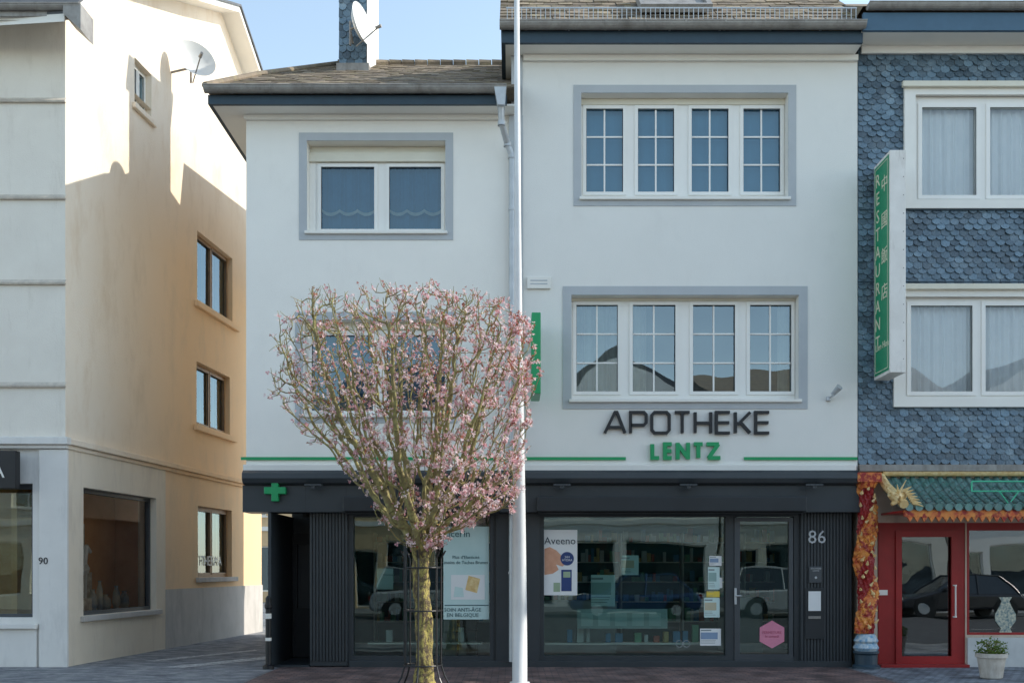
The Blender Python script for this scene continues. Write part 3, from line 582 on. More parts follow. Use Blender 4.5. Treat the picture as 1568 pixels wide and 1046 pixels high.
# ============================================================ SLATE RESTAURANT HOUSE
rs=group('restaurant_building',(8,0,0)); sx0=xR+.012; sx1=12.5
h1=(Xp(1388),Xp(1388)+3.9,Zp(315),Zp(135)); h2=(Xp(1372),Xp(1372)+4.2,Zp(618),Zp(443))
zS=Zp(712); zTop=Zp(47,-.5)
MB().slab(sx0,sx1,zS,zTop+.02,.02,.3,[h1,h2]).build('wall_backing',rs,roofD)
B('body',rs,roofD,sx0,sx1,.6,9,2.9,zTop+.2)
cl=lambda x,z: not any(h[0]-.0<x<h[1]+.0 and h[2]-.05<z<h[3]+.0 for h in (h1,h2))
shingles('slate_cladding',rs,slate,sx0,sx1,zS,zTop,.148,.088,mtx=Matrix.Translation((0,.015,0)),clip=cl,tilt=.022,jit=.2)
for i,(h,panes,pz0,pz1) in enumerate(((h1,[(1411,1495),(1515,1600),(1640,1720)],300,165),(h2,[(1394,1489),(1508,1600),(1640,1730)],600,468))):
    yy=.04; fr=(h[0],h[1],h[2],h[3]-.0)
    pn=[(Xp(a,yy),Xp(c,yy)) for a,c in panes]
    window(rs,'slate_window_%d'%i,h,fr,pn,(Zp(pz0,yy),Zp(pz1,yy)),yy,frameW,curtain=(curtW,.018,.13,[(h[0],h[1],h[3],h[2])]),glassm=gCl,sash=.06)
    MB().slab(h[0]-.05,h[1]+.05,h[2]-.06,h[3]+.05,-.05,.0,[(h[0]+.13,h[1]-.13,h[2]+.08,h[3]-.13)]).build('slate_window_casing_%d'%i,rs,trimW,bevel=.006)
    B('slate_window_head_%d'%i,rs,shutB,h[0]-.1,h[1]+.1,-.12,-.051,h[3]-.03,h[3]+.06,bevel=.008)
b=MB()
for zz in (Zp(322),Zp(432)): b.box(sx0,sx1,-.03,-.015,zz-.006,zz+.006)
b.build('slate_course_bands',rs,fasc)
gutter('gutter',rs,Xp(1327,-.5),sx1,-.55,Zp(10,-.5),.085,zinc)
b=MB(); b.box(Xp(1322,-.5),sx1,-.5,-.44,zTop,Zp(20,-.5)); b.build('fascia',rs,mat('fascia_blue',(.06,.13,.2),rough=.5,island=.1)); 
b=MB(); b.box(Xp(1322,-.5),sx1,-.44,.0,zTop+.003,zTop+.03); b.box(Xp(1318),sx1,-.05,.0,zTop-.12,zTop); b.build('soffit',rs,trimW)
b=MB(); z_=Zp(10,-.5); b.face([(Xp(1322,-.5),-.5,z_),(sx1,-.5,z_),(sx1,3.5,z_+2.3),(Xp(1322,-.5),3.5,z_+2.3)]); b.face([(Xp(1322,-.5),3.5,z_+2.3),(sx1,3.5,z_+2.3),(sx1,9,z_),(Xp(1322,-.5),9,z_)]); b.face([(Xp(1322,-.5),-.5,z_),(Xp(1322,-.5),9,z_),(Xp(1322,-.5),3.5,z_+2.3)]); b.build('roof',rs,roofM)
b=MB(); b.box(sx0,sx1,-.09,-.002,Zp(722),Zp(712)); b.build('zinc_ledge',rs,zinc)
gz=zS-.1
b=MB(); b.slab(sx0,sx1,0,gz,.04,.3,[(Xp(1345),Xp(1480),.0,Zp(800)),(Xp(1482),Xp(1482)+1.9,Zp(972),Zp(800))]); b.build('ground_wall',rs,mat('restaurant_wall',(.62,.52,.42),(.5,.4,.3),rough=.8,dirt=(.3,.25,.2)))
b=MB(); y=.06
b.slab(Xp(1345,y),Xp(1480,y),0.02,Zp(797,y),y,.16,[(Xp(1378,y),Xp(1458,y),Zp(1008,y),Zp(820,y))])
b.slab(Xp(1371,y),Xp(1466,y),.03,Zp(812,y),.03,.059,[(Xp(1380,y),Xp(1456,y),Zp(1004,y),Zp(822,y))])
b.slab(Xp(1480,y)+.001,Xp(1482)+1.9,Zp(975,y),Zp(797,y),y,.16,[(Xp(1484,y),Xp(1482)+1.85,Zp(968,y),Zp(812,y))])
b.box(Xp(1345),Xp(1480),-.12,.059,0,.05)
b.build('red_frames',rs,red,bevel=.004)
b=MB(); y=.1; b.face([(Xp(1370),y,.0),(Xp(1470),y,.0),(Xp(1470),y,2.4),(Xp(1370),y,2.4)]); b.face([(Xp(1481),y,.4),(Xp(1482)+1.9,y,.4),(Xp(1482)+1.9,y,2.4),(Xp(1481),y,2.4)]); b.build('restaurant_glass',rs,gRest)
b=MB(); b.box(sx0+.1,sx1-.3,3.5,3.6,0,2.9); b.box(sx0,sx0+.1,.31,3.6,0,2.9); b.box(sx1-.3,sx1-.2,.3,3.6,0,2.9); b.box(sx0,sx1,.31,3.6,2.85,2.899); b.build('room',rs,darkroom)
b=MB(); b.tube([(Xp(1462),-.03,Zp(895)),(Xp(1462),-.03,Zp(945))],.012); b.box(Xp(1460),Xp(1464),-.03,.029,Zp(945),Zp(943)); b.box(Xp(1460),Xp(1464),-.03,.029,Zp(897),Zp(895)); b.box(Xp(1347),Xp(1361),.05,.058,Zp(911),Zp(903)); b.build('door_handle',rs,trimW)
b=MB(); b.box(Xp(1482),sx1,-.0,.038,0.,Zp(976)); b.build('window_apron',rs,mat('apron_stone',(.62,.63,.62),(.5,.51,.5),rough=.6))
vz=group('vase_window_decal',(Xp(1540),.08,Zp(940))); b=MB(); cx=Xp(1540,.08)
vp=[(0,968),(10,968),(7,962),(16,950),(16,940),(9,928),(6,920),(10,914),(0,914)]
b.prism([(cx+r_/95,Zp(q_,.08)) for r_,q_ in vp]+[(cx-r_/95,Zp(q_,.08)) for r_,q_ in vp[-2:0:-1]],.085,.09); b.build('vase',vz,mat('vase_print',(.7,.66,.5),(.06,.16,.2),scale=26,rough=.5))
cn=group('tiled_canopy',(8,-.4,2.8)); x0c=Xp(1372,-.6); x1c=sx1-.2
b=MB(); n=int((x1c-x0c)/.15)
def cz_(t): return (.04-1.0*t, Zp(726)-.05-.62*t**.75+.07*t**4)
for i in range(n):
    xa=x0c+i*.15
    for j in range(8):
        t0=j/8;t1=(j+1)/8; ya,za=cz_(t0); yb_,zb_=cz_(t1)
        prev=None
        for k in range(7):
            u=k/6; hh=.045*math.sin(math.pi*u); xx=xa+.01+.10*u
            if prev: b.face([(prev[0],ya,za+prev[1]),(xx,ya,za+hh),(xx,yb_,zb_+hh+.008),(prev[0],yb_,zb_+prev[1]+.008)])
            prev=(xx,hh)
        b.face([(xa-.045,ya,za-.012),(xa+.015,ya,za-.012),(xa+.015,yb_,zb_-.004),(xa-.045,yb_,zb_-.004)])
    yb_,zb_=cz_(1); b.cyl((xa+.06,yb_-.012,zb_+.01),(xa+.06,yb_+.01,zb_+.01),.058,n=12)
b.build('glazed_tiles',cn,tileG)
ye_,ze_=cz_(1)
b=MB(); b.box(x0c,x1c,ye_+.03,ye_+.07,ze_-.13,ze_-.03); x=x0c+.04
while x<x1c: b.prism([(x,ze_-.13),(x+.05,ze_-.21),(x+.1,ze_-.13)],ye_+.035,ye_+.065); x+=.11
b.build('carved_eave_board',cn,gold)
b=MB(); b.box(x0c,x1c,ye_+.08,.03,ze_-.06,ze_-.03); b.build('canopy_underside',cn,red); 
b=MB(); b.tube([(x0c-.03,.0,Zp(728)),(x0c-.03,-.3,Zp(738)-.1),(x0c-.03,-.7,ze_+.2),(x0c-.03,-1.0,ze_+.05)],.07,8); b.tube([(x0c,-.03,Zp(722)-.03),(x1c,-.03,Zp(722)-.03)],.05); b.build('hip_ridge',cn,goldL)
ns_=group('neon_sign',(7.6,-.8,3)); b=MB(); xa=Xp(1487,-.7); y=-.72
b.tube([(xa,y,Zp(737,y)),(xa+2.2,y,Zp(737,y)),(xa+2.2,y,Zp(752,y)),(xa,y,Zp(752,y)),(xa,y,Zp(737,y))],.012,6); b.tube([(Xp(1530,y),y,Zp(752,y)),(Xp(1545,y),y,Zp(772,y)),(Xp(1560,y),y,Zp(752,y))],.01,6)
b.build('tubes',ns_,mat('neon_tube',(.1,.6,.35),rough=.3))
dc=group('dragon_column',(Xp(1326),-.2,0)); cx,cy=Xp(1326,-.2),-.2
b=MB(); N_=40; H0,H1=.56,2.95; J=110
for j in range(J+1):
    z=H0+(H1-H0)*j/J
    for k in range(N_):
        a=2*math.pi*k/N_; r=.115
        ph_=a-z*5.2
        s1=max(0,math.cos(ph_))**.7 if math.cos(ph_)>0 else 0
        r+=.065*s1+.022*math.sin(7*a+9*z)*math.sin(23*z+3*a)+.012*math.sin(41*z)*math.cos(11*a)+random.uniform(-.006,.006)
        b.v.append((cx+r*math.cos(a),cy+r*math.sin(a),z))
for j in range(J):
    zj=H0+(H1-H0)*j/J
    for k in range(N_):
        l=(k+1)%N_; b.f.append((j*N_+k,j*N_+l,(j+1)*N_+l,(j+1)*N_+k)); b.m.append(0 if math.cos(2*math.pi*k/N_-zj*5.2)>-.1 else 1)
b.build('carved_shaft',dc,[gold,red])
b=MB()
for k in range(34):
    z=.66+k*.066; a=-math.pi/2+math.sin(k*1.9)*.9; p=Vector((cx+.15*math.cos(a),cy+.15*math.sin(a),z)); q=p+Vector((random.uniform(-.05,.05),-.035,random.uniform(.02,.07))); b.cyl(p,q,.026,.006,n=7)
    if k%4==0: b.lathe((p.x,p.y-.01,z),[(.001,-.03),(.03,-.01),(.03,.015),(.001,.035)],8)
b.build('carved_flames',dc,goldL)
b=MB(); b.lathe((cx,cy,.28),[(.17,0),(.20,.05),(.16,.12),(.19,.16),(.13,.27)],24); b.build('lotus_base',dc,mat('lotus_blue_white',(.1,.3,.5),(.75,.75,.7),scale=14,rough=.4)); 
b=MB(); b.lathe((cx,cy,0),[(.21,0),(.21,.04),(.17,.07),(.17,.22),(.20,.25),(.20,.28)],24); b.build('pedestal',dc,fasc)
b=MB(); b.box(cx-.19,cx+.19,cy-.17,cy+.19,2.952,3.1); b.lathe((cx,cy,2.86),[(.14,0),(.18,.09)],16); b.build('capital',dc,gold)
dh=group('dragon_head_ornament',(x0c-.05,-1.0,2.75)); b=MB(); c=Vector((x0c-.12,-.95,ze_+.16))
b.cyl(c+Vector((.14,.1,.06)),c+Vector((-.02,0,.0)),.075,.09,10); b.cyl(c+Vector((-.02,0,.0)),c+Vector((-.12,-.03,.05)),.085,.05,10); b.cyl(c+Vector((-.01,0,-.05)),c+Vector((-.09,-.02,-.11)),.05,.025,8)
b.cyl(c+Vector((.02,-.03,.07)),c+Vector((.12,-.05,.26)),.02,.004,6); b.cyl(c+Vector((.0,-.05,.07)),c+Vector((-.03,-.08,.19)),.02,.004,6); b.cyl(c+Vector((-.12,-.03,.07)),c+Vector((-.16,-.04,.14)),.03,.01,6)
for k in range(7): b.cyl(c+Vector((.1+.02*k,-.02,.1-.03*k)),c+Vector((.2+.03*k,-.05,.16-.05*k)),.03,.005,6)
b.lathe(tuple(c+Vector((-.04,-.09,.04))),[(.001,-.02),(.022,0),(.001,.02)],8)
b.build('head',dh,goldL)
vs=group('restaurant_sign',(5.9,-.4,6.3)); sxx=5.815; y0,y1=-.73,-.05; zs0,zs1=4.60,8.02
B('box',vs,mat('sign_white',(.86,.82,.76),(.76,.72,.66),rough=.5,dirt=(.42,.36,.3),dlo=.55),sxx,sxx+.245,y0,y1,zs0,zs1,bevel=.008)
B('green_face',vs,mat('sign_face_green',(.02,.30,.14),(.015,.25,.11),rough=.35),sxx-.006,sxx-.001,y0+.04,y1-.04,zs0+.05,zs1-.05)
b=MB(); 
for (ya,yb2,za,zb2) in ((y0+.08,y1-.08,zs1-.10,zs1-.09),(y0+.08,y1-.08,zs0+.09,zs0+.10),(y0+.08,y0+.09,zs0+.1,zs1-.1),(y1-.09,y1-.08,zs0+.1,zs1-.1)): b.box(sxx-.009,sxx-.0065,ya,yb2,za,zb2)
cM=mat('sign_letters',(.8,.74,.55),rough=.4); b.build('border',vs,cM)
RZ=Matrix.Rotation(-math.pi/2,4,'Z')
for k,c_ in enumerate('RESTAURANT'): text(c_,'letter_%d'%k,vs,cM,sxx-.008,zs1-.30-k*.285,-.24,.29,rot=RZ)
for k,c_ in enumerate('中國飯店'): text(c_,'hanzi_%d'%k,vs,cM,sxx-.008,zs1-.45-k*.56,-.52,.27,rot=RZ)
text('Lien Hoa','script',vs,cM,sxx-.008,zs0+.48,-.42,.15,rot=RZ)
b=MB()
for zz in (zs0+.25,zs1-.3): b.box(sxx+.08,sxx+.13,y1,.02,zz,zz+.05)
b.build('brackets',vs,zinc)
b=MB()
for k in range(12):
    zz=zs0+.2+k*.28
    b.box(sxx+.2,sxx+.215,y0-.003,y0-.0005,zz,zz+.015)
b.build('screws',vs,zinc)
pp=group('potted_plant',(Xp(1518,-1.7),-1.7,0)); cx,cy=Xp(1518,-1.7),-1.7
b=MB(); b.lathe((cx,cy,.004),[(.12,0),(.15,.02),(.19,.30),(.215,.31),(.215,.37),(.19,.37),(.18,.33),(.001,.32)],24); b.build('pot',pp,terra)
b=MB()
for k in range(420):
    a=random.random()*6.28; r=.2*math.sqrt(random.random()); z=.36+random.random()**1.3*.26*(1-r*2); p=Vector((cx+r*math.cos(a),cy+r*math.sin(a),z)); d=Vector((random.gauss(0,1),random.gauss(0,1),random.gauss(.5,1))).normalized()*.045; e=d.orthogonal().normalized()*.014
    b.face([p,p+d*.5+e,p+d,p+d*.5-e])
for k in range(12):
    a=random.random()*6.28; b.cyl((cx,cy,.33),(cx+.13*math.cos(a),cy+.13*math.sin(a),.55),.005,.003,n=4,m=1)
b.build('foliage',pp,[leafG,twig])

# ============================================================ HOUSE 90
nb=group('corner_building',(-9,0,0)); cxw=-7.2
th=math.atan2(1,.103); SM=Matrix.Translation((cxw,0,0))@Matrix.Rotation(th,4,'Z')
def side(px,py):
    a=px-784; t=(16*a+7.2*F)/(.103*F-a); return t*math.sqrt(1+.103**2), EYE+(869-py)*(CAMD+t)/F
zC=Zp(676); x0=-13.5
MB().slab(x0,cxw,zC,10.5,0,.3,[(-11.5,-10.2,6.9,8.5),(-11.5,-10.2,4.0,5.6)]).build('front_wall',nb,creamF)
for i,(za,zb2) in enumerate(((6.9,8.5),(4.0,5.6))): window(nb,'front_window_%d'%i,(-11.5,-10.2,za,zb2),(-11.5,-10.2,za,zb2),[(-11.42,-10.9),(-10.8,-10.28)],(za+.08,zb2-.08),.15,frameW,curtain=(curtW,.03,.14,[(-11.5,-10.2,zb2,za)]))
b=MB()
for i,p in enumerate((155,303,433,590)): 
    z=Zp(p)
    b.face([(x0,-.055,z-.01),(cxw+.02,-.055,z-.01),(cxw+.02,-.001,z+.05),(x0,-.001,z+.05)])
    b.box(x0,cxw+.012,-.05,-.0015,z-.035,z-.012)
b.build('front_ledges',nb,mat('ledge_weathered',(.68,.60,.50),(.50,.44,.37),scale=9,rough=.9,bump=.4,bscale=30))
b=MB(); b.box(x0,cxw+.1,-.16,-.002,zC-.06,zC+.06); b.box(x0,cxw+.06,-.10,-.003,zC-.12,zC-.062); b.build('front_cornice',nb,baseW,bevel=.01)
b=MB(); b.slab(x0,cxw,0,zC-.003,.0,.35,[(x0+1,Xp(50),Zp(945),Zp(740))]); b.build('front_ground_wall',nb,baseW)
b=MB(); b.box(Xp(62),cxw+.06,-.06,-.002,0,zC-.13); b.box(x0,Xp(58),-.05,-.002,.0,.62); b.box(x0,Xp(60),-.12,-.003,.62,.70); b.build('front_pilaster',nb,baseW,bevel=.012)
b=MB(); b.slab(x0+1,Xp(50),Zp(945),Zp(740),.1,.2,[(x0+1.1,Xp(-60),Zp(940),Zp(748)),(Xp(-50),Xp(44),Zp(940),Zp(748))]); b.build('front_shop_frame',nb,alu)
b=MB(); b.face([(x0+1,.15,.6),(Xp(50),.15,.6),(Xp(50),.15,3),(x0+1,.15,3)]); b.build('front_shop_glass',nb,gShop)
sb=group('shop_sign_board',(Xp(5),-.3,Zp(715))); B('board',sb,black,Xp(-90,-.3),Xp(25,-.3),-.32,-.17,Zp(748,-.3),Zp(690,-.3),bevel=.01); text('THERMA','letters',sb,trimW,Xp(-52,-.3),Zp(722,-.3),-.325,.32)
h9=group('house_number',(Xp(69),-.07,Zp(859))); text('90','digits',h9,black,Xp(69),Zp(859),-.065,.16,ext=.004)
def srect(pa,pb,qt,qb):
    u0,_=side(pa,0); u1,_=side(pb,0); _,zt_=side(pa,qt); _,zb_=side(pa,qb); return (u0,u1,zb_,zt_)
U1=8.95
w_top=srect(206,232,88,160); w_up=srect(302,356,353,462); w_mid=srect(301,352,553,650); w_shop=srect(126,238,746,943); w_sm=srect(303,355,774,884)
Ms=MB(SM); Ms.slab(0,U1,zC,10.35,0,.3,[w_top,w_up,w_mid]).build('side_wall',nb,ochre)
vg=[(-.75,10.08),(1.1,11.9),(4.4,13.3),(6.4,14.2),(9.3,12.6)]
def vz_(u):
    for (a,c),(d,e) in zip(vg[:-1],vg[1:]):
        if a<=u<=d: return c+(e-c)*(u-a)/(d-a)-.12
    return vg[-1][1]
b=MB(SM); us=sorted([0,1.1,4.4,6.4,U1,w_top[0],w_top[1]])
for ua,ub in zip(us[:-1],us[1:]): 
    zlo=10.35
    if ua>=w_top[0]-1e-6 and ub<=w_top[1]+1e-6 and w_top[3]>10.35: zlo=w_top[3]
    b.face([(ua,0,zlo),(ub,0,zlo),(ub,0,vz_(ub)),(ua,0,vz_(ua))])
b.build('side_gable',nb,ochre)
b=MB(SM); b.box(U1-.3,U1,.31,6,0,12.5); b.build('rear_wall',nb,ochre)
b=MB(SM)
for (a,c),(d,e) in zip(vg[:-1],vg[1:]): b.prism([(a,c-.12),(d,e-.12),(d,e),(a,c)],-.42,6.5)
b.build('roof_planes',nb,trimW); b=MB(SM)
for (a,c),(d,e) in zip(vg[:-1],vg[1:]): b.prism([(a,c+.002),(d,e+.002),(d,e+.05),(a,c+.05)],-.46,6.5)
b.build('roof_slates',nb,roofD)
b=MB(); b.face([(x0,-.72,10.02),(cxw+.5,-.72,10.02),(cxw+.3,.02,10.52),(x0,.02,10.52)]); b.build('front_soffit',nb,trimW)
gutter('front_gutter',nb,x0,cxw+.6,-.80,10.20,.07,zinc)
b=MB(); b.box(x0,cxw+.55,-.76,-.72,10.06,10.2); b.prism([(cxw+.35,10.2),(cxw+.35,10.05),(cxw+.62,9.80),(cxw+.62,10.2)],-.86,-.40); b.build('front_fascia_and_kneeler',nb,zinc)
b=MB(SM); b.box(-.05,U1,-.10,-.002,zC-.05,zC+.05); b.box(-.05,U1,-.05,-.003,zC-.12,zC-.052); b.build('side_cornice',nb,ochre,bevel=.01)
uS=side(252,800)[0]
Ms=MB(SM); Ms.slab(.06,uS,0,zC-.003,-.02,.35,[w_shop]).build('side_ground_wall_front',nb,mat('plaster_beige_smooth',(.86,.75,.60),(.81,.70,.55),scale=1.5,rough=.85,dirt=(.65,.55,.44)))
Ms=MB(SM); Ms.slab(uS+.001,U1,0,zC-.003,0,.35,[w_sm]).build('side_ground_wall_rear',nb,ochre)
b=MB(SM); b.slab(uS+.002,U1,0,side(300,900)[1],-.03,-.002,[]); b.box(w_shop[0]-.1,w_shop[1]+.12,-.09,-.021,w_shop[2]-.09,w_shop[2]); b.box(w_sm[0]-.1,w_sm[1]+.2,-.08,-.003,w_sm[2]-.1,w_sm[2]); b.build('side_plinth_and_sills',nb,baseG,bevel=.008)
b=MB(SM); b.box(w_up[0]-.15,w_up[1]+.25,-.09,-.002,w_up[2]-.13,w_up[2]); b.box(w_mid[0]-.15,w_mid[1]+.25,-.09,-.002,w_mid[2]-.13,w_mid[2]); b.box(w_top[0]-.1,w_top[1]+.1,-.07,-.002,w_top[2]-.1,w_top[2]); b.build('side_sills',nb,ochre,bevel=.01)
for tag,w,fm in (('side_upper',w_up,brownF),('side_middle',w_mid,brownF),('side_top',w_top,frameW),('side_small',w_sm,brownF)):
    m_=(w[0]+w[1])/2; window(nb,tag,w,w,[(w[0]+.08,m_-.05),(m_+.05,w[1]-.08)],(w[2]+.09,w[3]-.09),.12,fm,mtx=SM,glassm=gUp,curtain=(curtO if fm is brownF else curtW,.03,.12,[(w[0],w[0]+.3,w[3],w[2]),(m_-.1,w[1],w[3],w[2])]),sash=.03)
w=w_shop; b=MB(SM); b.slab(w[0],w[1],w[2],w[3],.1,.18,[(w[0]+.07,w[1]-.07,w[2]+.07,w[3]-.07)]); b.build('side_shop_frame',nb,alu)
b=MB(SM); b.face([(w[0],.15,w[2]),(w[1],.15,w[2]),(w[1],.15,w[3]),(w[0],.15,w[3])]); b.build('side_shop_glass',nb,glass('glass_side_shop',.06,(.95,.95,.93),.04))
b=MB(SM); b.box(.2,w[1]+.35,.95,1.05,0,3.3); b.box(w[1]+.25,w[1]+.35,.36,.949,0,3.3); b.build('side_shop_display_backdrop',nb,interW); b=MB(SM); b.box(.4,w[1]+.24,.36,.94,w[2]-.1,w[2]+.02); b.build('side_shop_display_shelf',nb,trimW)
b=MB(); b.box(x0,-7.9,1.7,1.8,0,3.2); b.build('front_shop_room',nb,interW)
b=MB(); b.box(x0,-7.25,.4,8,3.35,3.42); b.build('first_floor_slab',nb,trimW)
dv=group('window_display',tuple(SM@Vector((1.2,.8,1))))
b=MB(SM); zsf=w[2]+.021
def horse(b,u,yv,z,s):
    b.cyl((u,yv,z+.45*s),(u+.35*s,yv,z+.55*s),.10*s,.13*s,8); b.cyl((u+.3*s,yv,z+.6*s),(u+.45*s,yv,z+.95*s),.09*s,.05*s,8); b.cyl((u+.43*s,yv,z+.95*s),(u+.60*s,yv,z+.85*s),.055*s,.03*s,8)
    for q in ((0,-.05),(0,.05),(.33,-.05),(.33,.05)): b.cyl((u+q[0]*s,yv+q[1]*s,z),(u+q[0]*s,yv+q[1]*s,z+.5*s),.02*s,.04*s,6)
    b.cyl((u-.05*s,yv,z+.5*s),(u-.2*s,yv,z+.2*s),.03*s,.01*s,6)
horse(b,w[0]+.45,.42,zsf+.25,.95); b.build('horse_figurine',dv,mat('figurine_white',(.85,.8,.74),rough=.4))
b=MB(SM); 
for (u,r,h) in ((1.05,.09,.4),(1.3,.06,.55),(1.5,.1,.3),(1.9,.07,.45),(2.2,.09,.35)): b.lathe((w[0]+u,.4,zsf),[(r*.6,0),(r,.3*h),(r*.9,.7*h),(r*.4,.9*h),(r*.5,h)],14)
b.build('vases',dv,mat('vases_mixed',(.8,.7,.5),(.15,.25,.4),scale=2,rough=.25))
b=MB(SM); b.box(w[0]+.3,w[0]+.85,.3,.6,zsf,zsf+.25); b.box(w[0]+1.0,w[0]+1.4,.6,.9,zsf,zsf+.7); b.slab(w[0]+.3,w[0]+.75,2.0,2.5,.60,.63); b.slab(w[0]+1.1,w[0]+1.6,1.8,2.4,.85,.88); b.build('frames_and_boxes',dv,mat('pic',(.85,.76,.62),(.4,.26,.18),scale=6,rough=.5))
text('THERMA','decal',dv,trimW,(w_sm[0]+w_sm[1])/2,w_sm[2]+.35,.10,.3,mtx=SM)
ud,zd=side(262,100); pw=SM@Vector((ud,0,zd)); pd=SM@Vector((ud,-.45,zd)); 
dish('satellite_dish',tuple(pd),(.55,-.75,.3),.40,(pw.x,pw.y,0))

bo=group('bollard',(Xp(412),-.35,0)); cx=Xp(411,-.35); b=MB(); b.lathe((cx,-.35,0),[(.09,0),(.09,.06),(.045,.08),(.045,.95),(.06,.97),(.06,1.02),(.045,1.04),(.045,1.12),(.02,1.16)],16); b.build('post',bo,black); b=MB(); b.lathe((cx,-.35,.80),[(.048,0),(.048,.08)],16); b.lathe((cx,-.35,.45),[(.048,0),(.048,.05)],16); b.build('reflective_bands',bo,trimW)

# ============================================================ LAMP POST
lp=group('street_lamp',(Xp(797,-2.25),-2.25,0)); cx=Xp(796,-2.25)
b=MB(); b.lathe((cx,-2.25,0),[(.14,0),(.14,.02),(.105,.03),(.103,1.0),(.098,1.5),(.088,2.5),(.062,4.5),(.045,6.5),(.034,10.2)],28)
Sh=Matrix.Identity(4); Sh[0][2]=-.0045; b.x=Sh
b.build('pole',lp,poleM,smooth=True)
b=MB(); cx2=cx-.046; b.tube([(cx2,-2.25,10.1),(cx2,-2.6,10.35),(cx2,-3.4,10.45)],.03,10); b.box(cx2-.13,cx2+.13,-4.1,-3.35,10.38,10.5); b.build('lantern_arm',lp,poleM)

# ============================================================ TREE
tr=group('cherry_tree',(-1.17,-3.2,0)); TY=-3.2
rows=[(462,510,745),(470,465,775),(490,428,806),(515,410,824),(545,402,832),(580,405,834),(620,416,830),(660,440,824),(700,490,812),(740,535,806),(780,560,799),(815,585,712),(845,615,672)]
def tx(p): return (p-784)*(CAMD+TY)/F
def tz(p): return EYE+(869-p)*(CAMD+TY)/F
rz=np.array([tz(r[0]) for r in rows][::-1]); rl=np.array([tx(r[1]) for r in rows][::-1]); rr=np.array([tx(r[2]) for r in rows][::-1])
rng=np.random.RandomState(11)
A=[]
while len(A)<4200:
    z=rng.uniform(rz[0],rz[-1]); l=np.interp(z,rz,rl)+.04; r=np.interp(z,rz,rr)-.02; c=(l+r)/2; w=(r-l)/2
    a=rng.uniform(0,2*np.pi); q=math.sqrt(rng.uniform(.0,1))
    if q<.45 and rng.rand()<.4: continue
    A.append((c+w*q*math.cos(a),TY+w*.82*q*math.sin(a),z))
A=np.array(A)
tb=np.array([tx(646),TY,tz(862)])
P=[tb]; par=[-1]
for k in range(9):
    a=2*math.pi*k/9+rng.uniform(-.2,.2); rad_=rng.uniform(.25,.5)
    prev=0; d=np.array([math.cos(a)*rad_,math.sin(a)*rad_,1.0])
    for s_ in range(5):
        d2=d/np.linalg.norm(d); P.append(P[prev]+d2*.08); par.append(prev); prev=len(P)-1; d=d+rng.uniform(-.12,.12,3)
dist=np.full(len(A),1e9); near=np.zeros(len(A),int); alive=np.ones(len(A),bool)
def upd(i0):
    new=np.array(P[i0:])
    if len(new)==0: return
    dd=np.linalg.norm(A[:,None,:]-new[None,:,:],axis=2); j=dd.argmin(1); m=dd[np.arange(len(A)),j]
    u=m<dist; dist[u]=m[u]; near[u]=j[u]+i0
upd(0); step=.075
for it in range(170):
    act=alive&(dist<1.3)
    if not act.any(): break
    idx=np.where(act)[0]; dirs={}
    for i in idx:
        n_=near[i]; v=A[i]-P[n_]; v/=np.linalg.norm(v)+1e-9
        if n_ in dirs: dirs[n_]+=v
        else: dirs[n_]=v.copy()
    i0=len(P)
    for n_,v in dirs.items():
        v=v/(np.linalg.norm(v)+1e-9)+np.array([0,0,.12])+rng.normal(0,.2,3)
        if par[n_]>=0:
            pv_=P[n_]-P[par[n_]]; v=v+.35*pv_/np.linalg.norm(pv_)
        v/=np.linalg.norm(v); P.append(P[n_]+v*step); par.append(n_)
    upd(i0); alive&=dist>.13
    if len(P)>9500: break
ncore=len(P)
kids=[0]*len(P)
for i in range(1,len(P)): kids[par[i]]+=1
leafc=np.zeros(ncore)
for i in range(ncore-1,-1,-1):
    if kids[i]==0: leafc[i]=1
    if par[i]>=0: leafc[par[i]]+=leafc[i]
rad=[.0068*max(1,l)**(1/2.25) for l in leafc]
tw=MB()
def seg(b,p0,p1,r0,r1,n): b.cyl(p0,p1,r0,r1,n,0,False)
for i in range(1,ncore):
    r1=rad[i]; r0=min(rad[par[i]],r1*1.35); n=7 if r1>.02 else 4
    k_=1+.14*rng.normal() if r1>.012 else 1
    seg(tw,P[par[i]],P[i],r0,r1*max(.8,min(1.3,k_)),n)
blo=MB(); bcount=0
def blossom(p,s,m):
    d=Vector(rng.normal(0,1,3)).normalized(); a=d.orthogonal().normalized(); c=d.cross(a)
    p=Vector(p); k0=rng.uniform(0,6.28)
    for k in range(3):
        t=k0+k*2.1; u=a*math.cos(t)+c*math.sin(t); w=a*math.cos(t+1.57)+c*math.sin(t+1.57)
        lift=d*s*.4
        blo.face([p,p+u*s*.6+w*s*.55+lift*.6,p+u*s*1.1+lift,p+u*s*.6-w*s*.55+lift*.6],m)
thin=[i for i in range(1,ncore) if leafc[i]<=9]
zt0,zt1=rz[0],rz[-1]
